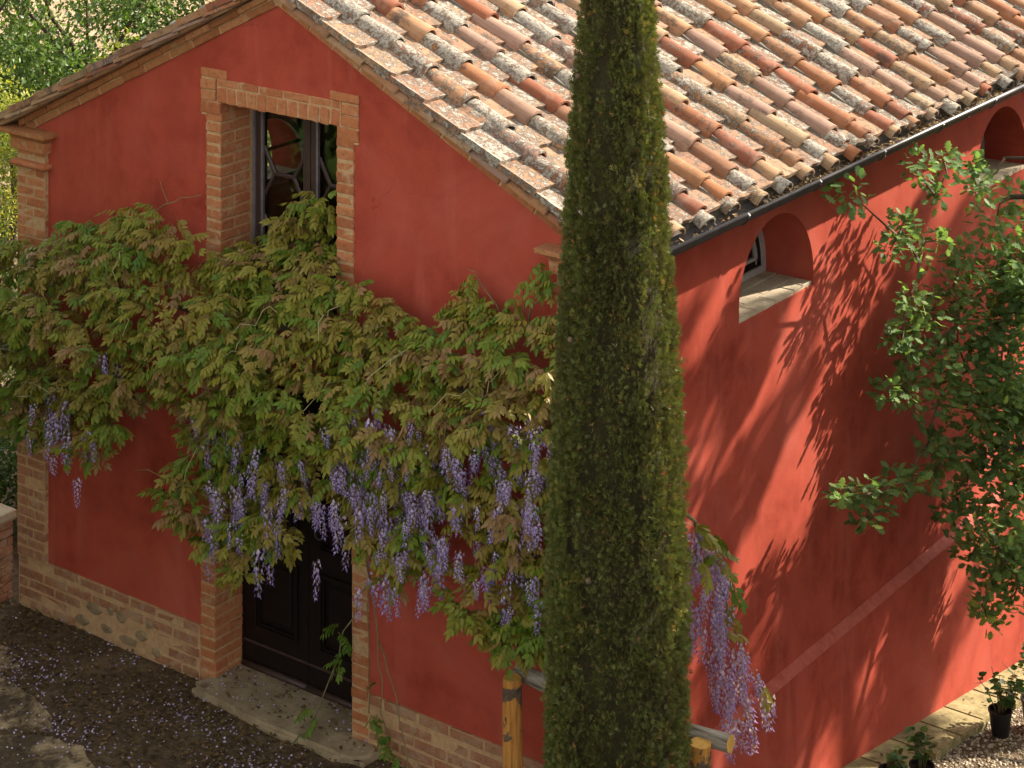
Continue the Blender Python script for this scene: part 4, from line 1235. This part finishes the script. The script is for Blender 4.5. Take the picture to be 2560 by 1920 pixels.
tone = np.clip(.36 + .22 * (zone - .5) * 2 * .6 + nrng.normal(0, .10, N) + tvar - .10 * dep + .30 * (nrng.random(N) < .08), 0, .9)
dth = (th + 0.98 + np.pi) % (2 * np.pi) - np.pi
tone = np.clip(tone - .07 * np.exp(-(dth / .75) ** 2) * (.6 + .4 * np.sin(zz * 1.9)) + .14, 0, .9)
tone = np.where(nrng.random(N) < .03, nrng.uniform(.93, 1.0, N), tone)
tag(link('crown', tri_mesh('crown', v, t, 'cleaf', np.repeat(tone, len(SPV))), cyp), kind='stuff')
# dense dark inner mass so that no light passes through the column
V, F = [], []
seg = 18; zs_ = np.linspace(.3, 6.1, 40)
for z in zs_:
    for k in range(seg):
        a = 2 * math.pi * k / seg; r_ = float(cr(z)) * .70 * (1 + .06 * math.sin(5 * a + 3 * z))
        V.append((r_ * math.cos(a), r_ * math.sin(a), z))
for i in range(len(zs_) - 1):
    for k in range(seg): F.append((i*seg + k, i*seg + (k+1) % seg, (i+1)*seg + (k+1) % seg, (i+1)*seg + k))
M['inner'] = mat_simple('inner_twigs', (0.04, 0.033, 0.013), (0.085, 0.072, 0.026), 60, .9, .95, .03)
link('inner_growth', pm('inner_growth', V, F, 'inner'), cyp)
for a, z in ((-2.2, 4.55), (-1.4, 2.2), (-1.9, 3.3)):
    bm = bmesh.new(); bmesh.ops.create_icosphere(bm, subdivisions=2, radius=.015)
    o = link('cone', bm_mesh('cone', bm, 'twig', True), cyp); r_ = float(cr(z)); o.location = (r_ * math.cos(a), r_ * math.sin(a), z)

# ------------------------------------------------------------------ oak
def oak_leaf_tpl():
    out = [(0, .02), (.12, .05), (.22, .24), (.32, .13), (.45, .36), (.56, .18), (.70, .34), (.80, .15), (.90, .20), (1.0, 0)]
    V = [(0, 0, 0)]; mid = []
    up_ = [(x, y, .03 * math.sin(x * 6)) for x, y in out]; dn = [(x, -y, .03 * math.sin(x * 6)) for x, y in out]
    V = []; T = []
    for (x, y), (a, b) in zip(out, zip(up_, dn)):
        V += [a, (x, 0, -.05 * abs(y) - .10 * x * x), b]
    n = len(out)
    for i in range(n - 1):
        a, b = 3*i, 3*(i+1)
        T += [(a, a+1, b), (a+1, b+1, b), (a+1, a+2, b+1), (a+2, b+2, b+1)]
    return np.array(V, float), np.array(T)
OKV, OKT = oak_leaf_tpl()
OAK = [(5.1, 2.36, 3.12, 0.11), (5.07, 3.4, 3.06, 0.1), (5.1, 3.74, 3.02, 0.11), (5.13, 4.21, 2.76, 0.12), (5.13, 4.05, 2.93, 0.09), (5.1, 3.59, 2.83, 0.08), (5.07, 3.09, 2.67, 0.08), (5.04, 3.04, 2.58, 0.08), (5.07, 3.23, 2.73, 0.08), (5.07, 3.4, 2.44, 0.09), (5.07, 3.73, 2.48, 0.08), (5.1, 4.04, 2.28, 0.14), (5.19, 4.39, 2.47, 0.16), (5.19, 4.72, 2.56, 0.13), (5.04, 4.02, 2.08, 0.15), (5.13, 4.37, 2.07, 0.19), (5.19, 4.72, 2.13, 0.16), (5.02, 3.38, 2.18, 0.1), (5.04, 3.57, 2.01, 0.13), (5.02, 3.28, 1.99, 0.09), (5.1, 3.96, 1.85, 0.18), (5.19, 4.39, 1.75, 0.19), (4.99, 3.41, 1.79, 0.11), (4.99, 3.2, 1.92, 0.07), (5.07, 3.65, 1.71, 0.15), (5.13, 4.05, 1.51, 0.18), (5.19, 4.55, 1.41, 0.19), (4.96, 3.15, 1.6, 0.08), (4.99, 3.41, 1.51, 0.12), (5.04, 3.79, 1.38, 0.15), (5.13, 4.21, 1.17, 0.19), (5.19, 4.68, 1.07, 0.19), (5.02, 3.71, 1.11, 0.11), (5.07, 3.95, 1.01, 0.14), (5.13, 4.37, 0.83, 0.17), (5.19, 4.76, 0.71, 0.16), (5.02, 3.78, 0.86, 0.11), (5.07, 4.18, 0.65, 0.15), (5.16, 4.62, 0.45, 0.17), (5.04, 2.33, 1.21, 0.07), (5.04, 2.55, 1.12, 0.09), (5.04, 2.81, 1.07, 0.09), (5.02, 2.74, 0.91, 0.07), (5.04, 3.08, 1.04, 0.09), (5.04, 3.36, 0.93, 0.09), (5.02, 2.93, 0.9, 0.07), (5.07, 3.95, 0.53, 0.12), (5.1, 4.27, 0.36, 0.14), (5.19, 4.72, 0.16, 0.16), (5.07, 4.26, 0.13, 0.12), (5.13, 4.61, -0.08, 0.14), (5.1, 4.47, -0.24, 0.11), (5.13, 4.69, -0.38, 0.1), (5.19, 4.8, -0.24, 0.13), (5.1, 4.35, -0.29, 0.06), (5.1, 4.51, -0.44, 0.05)]
for _ in range(26):
    OAK.append((rng.uniform(5.12, 5.40), rng.uniform(4.2, 5.2), rng.uniform(-.1, 2.6), rng.uniform(.13, .2)))
oak = tag(empty('oak_tree', (7.3, 7.2, -1.5)), 'leafy oak reaching in from the right in front of the side wall', 'tree')
OO = Vector((7.3, 7.2, -1.5))
tubes('trunk', [([(0, 0, -.2), (.03, .02, 1.0), (-.05, -.1, 2.2), (-.1, -.2, 3.4), (0, 0, 5.0), (.2, .2, 6.8)], [.24, .2, .17, .14, .10, .05])], 'bark', oak, 12)
def limb(a, b, r0, r1, seed, name='limb', n=6, amp=.07, seg=6):
    r = random.Random(seed); a, b = Vector(a), Vector(b); pts = []
    for i in range(n + 1):
        t = i / n; p = a.lerp(b, t) + (Vector((r.uniform(-amp, amp), r.uniform(-amp, amp), r.uniform(-amp, amp))) if 0 < i < n else Vector())
        pts.append(p - OO)
    tubes(name, [(pts, [r0 + (r1 - r0) * i / n for i in range(n + 1)])], 'bark', oak, seg)
    return pts
hubs = [((7.2, 7.0, 1.6), (5.30, 4.45, 1.85), .055, .02), ((7.2, 7.0, 2.4), (5.28, 4.45, 2.65), .05, .018), ((7.25, 7.1, .9), (5.28, 4.5, .85), .05, .018), ((7.25, 7.1, .5), (5.26, 4.5, .05), .04, .015), ((7.2, 7.0, 2.6), (5.28, 4.35, 2.95), .03, .010)]
for i, (a, b, r0, r1) in enumerate(hubs): limb(a, b, r0, r1, 60 + i)
nodes = [Vector(h[1]) for h in hubs]
todo = [Vector(q[:3]) for q in OAK]
while todo:                                            # join each clump to the nearest twig already grown
    best = min(((n_ - p).length + .12 * (n_ - Vector((7.2, 7.0, 1.8))).length * 0, i, j) for i, p in enumerate(todo) for j, n_ in enumerate(nodes))
    p = todo.pop(best[1]); h = nodes[best[2]]
    mid = h.lerp(p, .5) + Vector((rng.uniform(-.05, .05), rng.uniform(-.05, .05), rng.uniform(-.03, .07)))
    tubes('branch', [([h - OO, mid - OO, p - OO], [.010, .007, .004])], 'twig', oak, 5)
    nodes += [p]
op, of, ou, os_, ot = [], [], [], [], []
for (x, y, z, r_) in OAK:
    n = int(44 * (r_ / .11) ** 1.8) + 12
    if z > 2.15 and y < 4.3: n = int(n * .85)
    hue = rng.gauss(.48, .12)
    for j in range(n):
        d = Vector((rng.gauss(0, 1), rng.gauss(0, 1), rng.gauss(0, .9)))
        d = d.normalized() * (rng.random() ** .45)
        op.append(Vector((x, y, z)) + d * r_ * 1.12 - OO)
        of.append(Vector((d.x + rng.gauss(0, .5), d.y + rng.gauss(0, .5), d.z * .6 + rng.gauss(0, .4))))
        ou.append(Vector((rng.gauss(.15, .4), rng.gauss(-.1, .4), 1)))
        os_.append(rng.uniform(.052, .088)); ot.append(min(1, max(0, hue + rng.gauss(0, .15) + (.35 if rng.random() < .05 else 0))))
nvis = len(op)
# the part of the crown outside the picture, which throws dappled shade on the wall
cl = []
ncl = len(cl)
for i in range(60):
    q = (rng.uniform(5.7, 9.2), rng.uniform(4.6, 10.0), rng.uniform(1.0, 6.6), rng.uniform(.22, .42))
    s_ = (q[0] - W) / SUN.x; pz = (q[2] - SUN.z * s_) - .641 * (q[1] - SUN.y * s_)
    if -2.0 < pz < -.9 or pz > 3.0 or pz < -5.2: cl.append(q)
for ci, (x, y, z, r_) in enumerate(cl):
    if ci >= ncl and (x - 7.3) ** 2 / 4 + (y - 7.2) ** 2 / 7 + (z - 3.4) ** 2 / 9 > 1.05: continue
    for j in range(int((70 if ci >= ncl else 330) * (r_ / .3) ** 2)):
        d = Vector((rng.gauss(0, 1), rng.gauss(0, 1), rng.gauss(0, .8))).normalized() * (rng.random() ** .4)
        op.append(Vector((x, y, z)) + d * r_ - OO); of.append(Vector((d.x, d.y, d.z * .5 - .2)) + Vector((rng.gauss(0, .4), rng.gauss(0, .4), 0)))
        ou.append(Vector((rng.gauss(0, .4), rng.gauss(0, .4), 1))); os_.append(rng.uniform(.06, .095)); ot.append(min(1, max(0, rng.gauss(.45, .2))))
A = lambda l: np.array([list(q) for q in l])
camv = Vector(cam.location) - OO
oid = sorted(range(nvis), key=lambda i: (op[i] - camv).length)[:900]; rng.shuffle(oid); osingle = set(oid[:290])
OMS = {}
for i in osingle:
    k = round(ot[i] * 5) / 5
    if k not in OMS: OMS[k] = tri_mesh('leaf', OKV, OKT, 'oleaf', np.full(len(OKV), k), True)
    o = link('leaf', OMS[k], oak); o.location = op[i]
    o.rotation_euler = Matrix(rot_mats(A([of[i]]), A([ou[i]]))[0].tolist()).to_euler(); o.scale = (os_[i],) * 3
rest = [i for i in range(len(op)) if i not in osingle]
v, t = soup(A([op[i] for i in rest]), rot_mats(A([of[i] for i in rest]), A([ou[i] for i in rest])), np.array([os_[i] for i in rest]), OKV, OKT)
tag(link('crown', tri_mesh('crown', v, t, 'oleaf', np.repeat([ot[i] for i in rest], len(OKV)), True), oak), kind='stuff')

# ------------------------------------------------------------------ other trees and shrubs
def bush(name, label, cat, loc, blobs, nleaf, size, mat, seed, trunk=None, group=None, tone=(.5, .2), flat=.5, tplV=OVAL_V, tplT=OVAL_T):
    r = np.random.default_rng(seed)
    t_ = tag(empty(name, loc), label, cat, group)
    if trunk: 
        rr_ = random.Random(seed); ls_ = []
        for (a, b, r0, r1) in trunk:
            a, b = Vector(a), Vector(b)
            pts = [a.lerp(b, q / 4) + (Vector((rr_.uniform(-.06, .06), rr_.uniform(-.06, .06), 0)) if 0 < q < 4 else Vector()) for q in range(5)]
            tubes('trunk' if r0 > .04 else 'branch', [(pts, [r0 + (r1 - r0) * q / 4 for q in range(5)])], 'bark', t_, 7)
    P_, O_ = [], []
    vol = np.array([b[3] ** 2 for b in blobs]); cnt = (nleaf * vol / vol.sum()).astype(int)
    tn = []
    for (bx, by, bz, br), c in zip(blobs, cnt):
        d = r.normal(0, 1, (c, 3)); d /= np.linalg.norm(d, axis=1, keepdims=True)
        rad = br * r.random(c) ** .35 * (1 + .18 * np.sin(d[:, 0] * 7 + d[:, 2] * 5 + bx))
        P_.append(np.array([bx, by, bz]) + d * rad[:, None] * np.array([1, 1, .85])); O_.append(d)
        tn.append(np.clip(r.normal(tone[0] + r.normal(0, .08), tone[1], c), 0, 1))
    P_ = np.concatenate(P_); O_ = np.concatenate(O_); n_ = len(P_); tn = np.concatenate(tn)
    fw_ = O_ + r.normal(0, .7, (n_, 3)); up_ = np.array([0, 0, 1.0]) + r.normal(0, flat, (n_, 3))
    v, t = soup(P_, rot_mats(fw_, up_), r.uniform(size * .7, size * 1.25, n_), tplV, tplT)
    tag(link('crown', tri_mesh('crown', v, t, mat, np.repeat(tn, len(tplV)), True), t_), kind='stuff')
    return t_
def blobs_in(n, x, y, z, r, seed):
    q = random.Random(seed)
    return [(q.uniform(*x), q.uniform(*y), q.uniform(*z), q.uniform(*r)) for _ in range(n)]
# golden shrub by the left corner, with its dark stems
bush('golden_shrub', 'yellow green shrub behind the left corner of the roof', 'shrub', (-3.1, 2.7, 0), blobs_in(16, (-.45, .55), (-.4, .3), (1.6, 2.62), (.2, .30), 3), 9000, .032, 'yleaf', 3, [((0, 0, -.05), (.05, 0, 1.9), .09, .06), ((.35, -.1, -.05), (.3, .1, 1.9), .07, .04), ((-.4, .1, -.05), (-.3, .1, 1.9), .06, .04)], tone=(.55, .22))
bush('dark_shrub', 'dark green shrub beside the low garden wall', 'shrub', (-.85, .75, 0), blobs_in(14, (-.7, .25), (-.3, .7), (.2, .75), (.22, .35), 5), 6000, .05, 'bleaf', 5, [((0, 0, -.05), (0, 0, .6), .03, .02)], tone=(.22, .12))
bush('silver_shrub', 'pale silvery shrub showing left of the wisteria', 'shrub', (-2.75, 2.1, 0), blobs_in(12, (-.7, .7), (-.4, .4), (.2, .95), (.2, .32), 6), 8000, .040, 'gleaf', 6, [((0, 0, -.05), (0, 0, .6), .03, .02)], tone=(.55, .2))
bush('side_hedge', 'sunlit hedge seen through the gable window and the far arched window', 'hedge', (-3.6, 6.2, 0), blobs_in(26, (-.9, .9), (-2.2, 2.2), (.3, 2.2), (.35, .55), 8), 14000, .055, 'yleaf', 8, [((0, 0, -.05), (0, 0, 1.2), .05, .03)], tone=(.35, .22))
# trees beyond the roof
tl = [('background_tree', 'loose green tree at the upper left corner behind the roof', (-6.9, 4.6, 0), 3.4, 21), ('background_tree', 'green tree in the middle of the row behind the left roof slope', (-6.5, 6.3, 0), 3.5, 22), ('background_tree', 'green tree showing just left of the roof peak', (-6.0, 8.0, 0), 3.6, 23), ('background_tree', 'darker tree farther back in the gap between the green trees', (-9.5, 8.0, 0), 3.4, 24), ('background_tree', 'darker tree at the far left edge behind the golden shrub', (-8.8, 5.0, 0), 3.2, 25)]
for nm, lab, loc, hh, sd_ in tl:
    z0 = hgt(loc[0], loc[1])
    bush(nm, lab, 'tree', (loc[0], loc[1], z0 - .1), blobs_in(44, (-1.2, 1.2), (-1.2, 1.2), (hh * .06, hh), (.26, .55), sd_), 16000, .066, 'bleaf', sd_,
         [((0, 0, -.2), (.1, .1, hh * .6), .07, .04), ((.1, .1, hh * .4), (.9, .4, hh * .85), .035, .012), ((.1, .1, hh * .4), (-.9, -.3, hh * .8), .035, .012), ((.1, 0, hh * .5), (.2, -.9, hh * .9), .03, .012), ((.05, 0, hh * .3), (-.7, .8, hh * .7), .03, .012), ((.05, 0, hh * .3), (.8, -.5, hh * .6), .03, .012)], 'trees beyond the roof', tone=(.55, .24), tplV=SIM_V, tplT=SIM_T)

# unseen tall tree up-sun of the side wall, crown shaped to throw its streaked shade
tb = []
tq = random.Random(77)
def on_ray(pp, yy, dist): return Vector((W, yy, pp + .641 * yy)) + SUN * dist
for _ in range(22):                                    # dense clumps laid up-sun of the wall's dark band
    q = on_ray(tq.uniform(-1.95, -.85), tq.uniform(.8, 5.4), tq.uniform(8.0, 13.5))
    tb.append((q.x, q.y, q.z, tq.uniform(.26, .42)))
for _ in range(64):                                    # slanted sprays laid to streak the lit wall either side
    pp = tq.uniform(-.8, 2.1) if tq.random() < .62 else tq.uniform(-4.0, -2.0)
    yy = tq.uniform(.4, 5.2)
    if not -1.6 < pp + .641 * yy < 2.9: continue
    q = on_ray(pp, yy, tq.uniform(7.5, 13.5)); L_ = tq.uniform(.5, 1.1); r_ = tq.uniform(.07, .135)
    dv = Vector((tq.uniform(-.12, .12), .84, .54 + tq.uniform(-.10, .10)))
    for k_ in range(6):
        c_ = q + dv * (L_ * (k_ / 5 - .5)); tb.append((c_.x + tq.uniform(-.03, .03), c_.y, c_.z + tq.uniform(-.03, .03), r_ * (1.15 - .6 * k_ / 5)))
tb = [(x_ - 8.6, y_ - 11.5, z_ + 2.2, r_) for x_, y_, z_, r_ in tb]
bush('tall_tree', 'tall unseen tree behind the oak, shaped to streak the side wall with shade', 'tree', (8.6, 11.5, -2.2), tb, 26000, .075, 'oleaf', 78, [((0, 0, -.2), (.1, .1, 9.0), .2, .05), ((0, 0, 4.0), (-1.2, -2.0, 6.0), .06, .02), ((0, 0, 5.0), (.8, 2.0, 8.0), .06, .02), ((0, 0, 4.5), (.6, -1.5, 8.0), .05, .02)], tone=(.5, .2), tplV=SIM_V, tplT=SIM_T)
# unseen trees added round the yard to block sky light from the walls
for i, (x, y, hh, lab) in enumerate([(-4.0, -2.6, 6.2, 'unseen tree added to shade the yard, left of the low wall'), (-1.2, -4.4, 6.4, 'unseen tree added to shade the yard from its left'), (1.2, -6.0, 5.8, 'unseen tree added to shade the gable, in front of the yard'), (4.0, -8.2, 3.4, 'unseen tree added to shade the gable, left of the viewpoint'), (10.6, -1.2, 7.4, 'tall unseen tree added to dim the side wall, right of the cypress'), (9.0, 2.7, 8.0, 'tall unseen tree added to dim the side wall opposite'), (8.8, 6.0, 8.0, 'tall unseen tree added to dim the side wall, beside the oak')]):
    bush('added_shade_tree', lab, 'tree', (x, y, hgt(x, y) - .1), blobs_in(34, (-1.4, 1.4), (-1.3, 1.3), (.5, hh - .5), (.5, .85), 90 + i), 11000 if hh < 7 else 20000, .17, 'bleaf', 90 + i, [((0, 0, -.2), (.1, .1, hh * .8), .16, .05)], 'unseen trees added for shade', tone=(.45, .2), tplV=SIM_V, tplT=SIM_T)

# ------------------------------------------------------------------ potted plants
def pot_plant(loc, h, r0, r1, nst, seed, label, spread=.13, ph=.22):
    t_ = tag(empty('potted_plant', loc), label, 'potted plant', 'pots by the side wall')
    q = random.Random(seed); seg = 20
    V, F = [], []
    pf = [(r0, 0), (r1, h), (r1 + .006, h), (r1 + .006, h + .012), (r1 - .004, h + .012), (r1 - .006, h - .02)]
    for r_, z in pf:
        for k in range(seg): V.append((r_ * math.cos(2*math.pi*k/seg), r_ * math.sin(2*math.pi*k/seg), z))
    for i in range(len(pf) - 1):
        for k in range(seg): F.append((i*seg + k, i*seg + (k+1) % seg, (i+1)*seg + (k+1) % seg, (i+1)*seg + k))
    link('pot', pm('pot', V, F, 'pot', False), t_)
    o = link('soil', pm('soil', V[-seg:], [tuple(range(seg))], 'soil'), t_)
    P_, F_, U_, sc_, tn_ = [], [], [], [], []
    for s in range(nst):
        a = q.uniform(0, 6.28); e = Vector((math.cos(a) * q.uniform(.02, spread), math.sin(a) * q.uniform(.02, spread), h + q.uniform(.5, 1.0) * ph))
        b = Vector((math.cos(a) * .02, math.sin(a) * .02, h - .02)); m_ = b.lerp(e, .5) + Vector((0, 0, .03))
        tubes('stem', [([b, m_, e], [.004, .003, .002])], 'vine', t_, 5)
        for j in range(q.randint(5, 8)):
            t = q.uniform(.35, 1.05); p = b.lerp(e, t) + Vector((q.uniform(-.02, .02), q.uniform(-.02, .02), q.uniform(0, .02)))
            aa = q.uniform(0, 6.28); P_.append(p); F_.append((math.cos(aa), math.sin(aa), q.uniform(-.3, .35))); U_.append((q.gauss(0, .3), q.gauss(0, .3), 1)); sc_.append(q.uniform(.045, .075)); tn_.append(min(1, max(0, q.gauss(.5, .22))))
    for p, f, u, s, tn in zip(P_, F_, U_, sc_, tn_):
        k = round(tn * 4) / 4
        if k not in PLM: PLM[k] = tri_mesh('leaf', OVAL_V * np.array([1, 1.25, 1]), OVAL_T, 'pleaf', np.full(len(OVAL_V), k), True)
        o = link('leaf', PLM[k], t_); o.location = p; o.rotation_euler = Matrix(rot_mats(np.array([f]), np.array([u]))[0].tolist()).to_euler(); o.scale = (s,) * 3
PLM = {}
pot_plant((5.28, 4.27, zl(4.27)), .165, .060, .080, 16, 1, 'leafy potted plant with shiny black pot on gravel by the paving', .20, .27)
pot_plant((5.40, 4.60, zl(4.60)), .19, .075, .098, 20, 2, 'bushy potted plant at the right edge behind another pot', .26, .40)
pot_plant((5.30, 2.97, zl(2.97)), .15, .06, .078, 10, 3, 'small potted plant standing on the paving strip near the bottom edge', .13, .24)
pot_plant((5.16, 2.80, zl(2.80)), .12, .06, .075, 7, 4, 'low potted plant nearest the house corner, cut by the bottom edge', .12, .16)

# ------------------------------------------------------------------ ground cover: gravel, litter, petals
def chips_tpl():
    V = np.array([(-.5, -.4, 0), (.5, -.35, 0), (.45, .4, 0), (-.4, .45, 0), (-.3, -.2, .35), (.3, -.25, .4), (.25, .25, .38), (-.25, .3, .3)])
    T = np.array([(4, 5, 6), (4, 6, 7), (0, 1, 5), (0, 5, 4), (1, 2, 6), (1, 6, 5), (2, 3, 7), (2, 7, 6), (3, 0, 4), (3, 4, 7)])
    return V, T
CHV, CHT = chips_tpl()
n = 9000
gx_ = nrng.uniform(5.08, 6.6, n); gy_ = nrng.uniform(2.6, 5.6, n)
gz_ = np.array([hgt(a, b) for a, b in zip(gx_, gy_)]) - .012
ang = nrng.uniform(0, 6.28, n)
fw = np.stack([np.cos(ang), np.sin(ang), nrng.normal(0, .25, n)], 1)
v, t = soup(np.stack([gx_, gy_, gz_], 1), rot_mats(fw, np.array([0, 0, 1.0]) + nrng.normal(0, .25, (n, 3))), nrng.uniform(.010, .026, n), CHV, CHT)
tag(link('gravel', tri_mesh('gravel', v, t, 'gravel', np.repeat(nrng.random(n), len(CHV)))), 'pale gravel beside the paving strip', 'gravel', None, 'stuff')

def scatter(name, label, cat, n, xr, yr, zf, size, mat, tonef, accept=None, tplV=OVAL_V, tplT=OVAL_T, lift=.006, tilt=.35):
    x = nrng.uniform(xr[0], xr[1], n); y = nrng.uniform(yr[0], yr[1], n)
    if accept is not None:
        k = np.array([accept(a, b) for a, b in zip(x, y)]) > nrng.random(n); x, y = x[k], y[k]
    n = len(x); z = np.array([zf(a, b) for a, b in zip(x, y)]) + lift * nrng.random(n)
    an = nrng.uniform(0, 6.28, n)
    f = np.stack([np.cos(an), np.sin(an), nrng.normal(0, tilt, n)], 1)
    v, t = soup(np.stack([x, y, z], 1), rot_mats(f, np.array([0, 0, 1.0]) + nrng.normal(0, tilt, (n, 3))), nrng.uniform(size[0], size[1], n), tplV, tplT)
    return tag(link(name, tri_mesh(name, v, t, mat, np.repeat(tonef(n), len(tplV)), True)), label, cat, None, 'stuff')
def gz0(x, y):
    on_step = 1.84 < x < 3.2 and -.17 < y < .24
    return .047 if on_step else (.004 if any(inside((x, y), f) for f in flagdefs) else -.004)
def lit_acc(x, y):
    if 1.86 < x < 2.98 and y > 0: return .12
    if y > -.02: return 0
    w = 1.0
    if any(inside((x, y), f) for f in flagdefs): w = .10
    if 1.84 < x < 3.2 and y > -.2: w = .2
    return w * (.35 + .65 * (.5 + .5 * math.sin(3.1 * x + 1.3) * math.sin(2.7 * y + x)))
scatter('leaf_litter', 'brown dead leaves and twigs over the dark yard', 'leaf litter', 15000, (-.1, 4.4), (-2.0, .22), gz0, (.012, .042), 'litter', lambda n: np.clip(nrng.normal(.4, .22, n), 0, 1), lit_acc, lift=.014)
def pet_acc(x, y):
    if 1.86 < x < 2.98 and y > 0: return .3
    if y > -.02: return 0
    w = .55 if y > -.35 else 1.0
    if any(inside((x, y), f) for f in flagdefs): w = .35
    if x < .45: w *= .35
    cl_ = .5 + .5 * math.sin(4.3 * x + 2 * y) * math.sin(5.1 * y - 1.7 * x)
    return w * (.10 + .90 * cl_ ** 1.6)
scatter('fallen_petals', 'purple wisteria petals fallen on the dark yard', 'petals', 11000, (.1, 4.4), (-2.0, .22), lambda a, b: gz0(a, b) + .012, (.010, .019), 'petal', lambda n: np.clip(nrng.normal(.72, .12, n), 0, .92), pet_acc, OVAL_V * np.array([1, 1.5, 1]), OVAL_T, .010, .3)
# leaves lying in the gutter
def gut_z(a, b): return gz - math.sqrt(max(0, (gr * .95) ** 2 - (a - gx) ** 2)) * .55
scatter('gutter_leaves', 'brown leaves collected in the roof gutter', 'leaf litter', 3600, (gx - .045, gx + .045), (.05, LEN), gut_z, (.018, .045), 'litter', lambda n: np.clip(nrng.normal(.62, .3, n), 0, 1), lambda a, b: .25 + .75 * sstep(1.0, 2.2, b), lift=.03)
# fallen leaves on the side paving
scatter('paving_leaves', 'few dead leaves scattered on the side paving', 'leaf litter', 120, (4.85, 5.5), (2.4, 5.5), lambda a, b: zl(b) + (.038 if a < 5.1 else .0), (.02, .05), 'litter', lambda n: np.clip(nrng.normal(.5, .25, n), 0, 1))
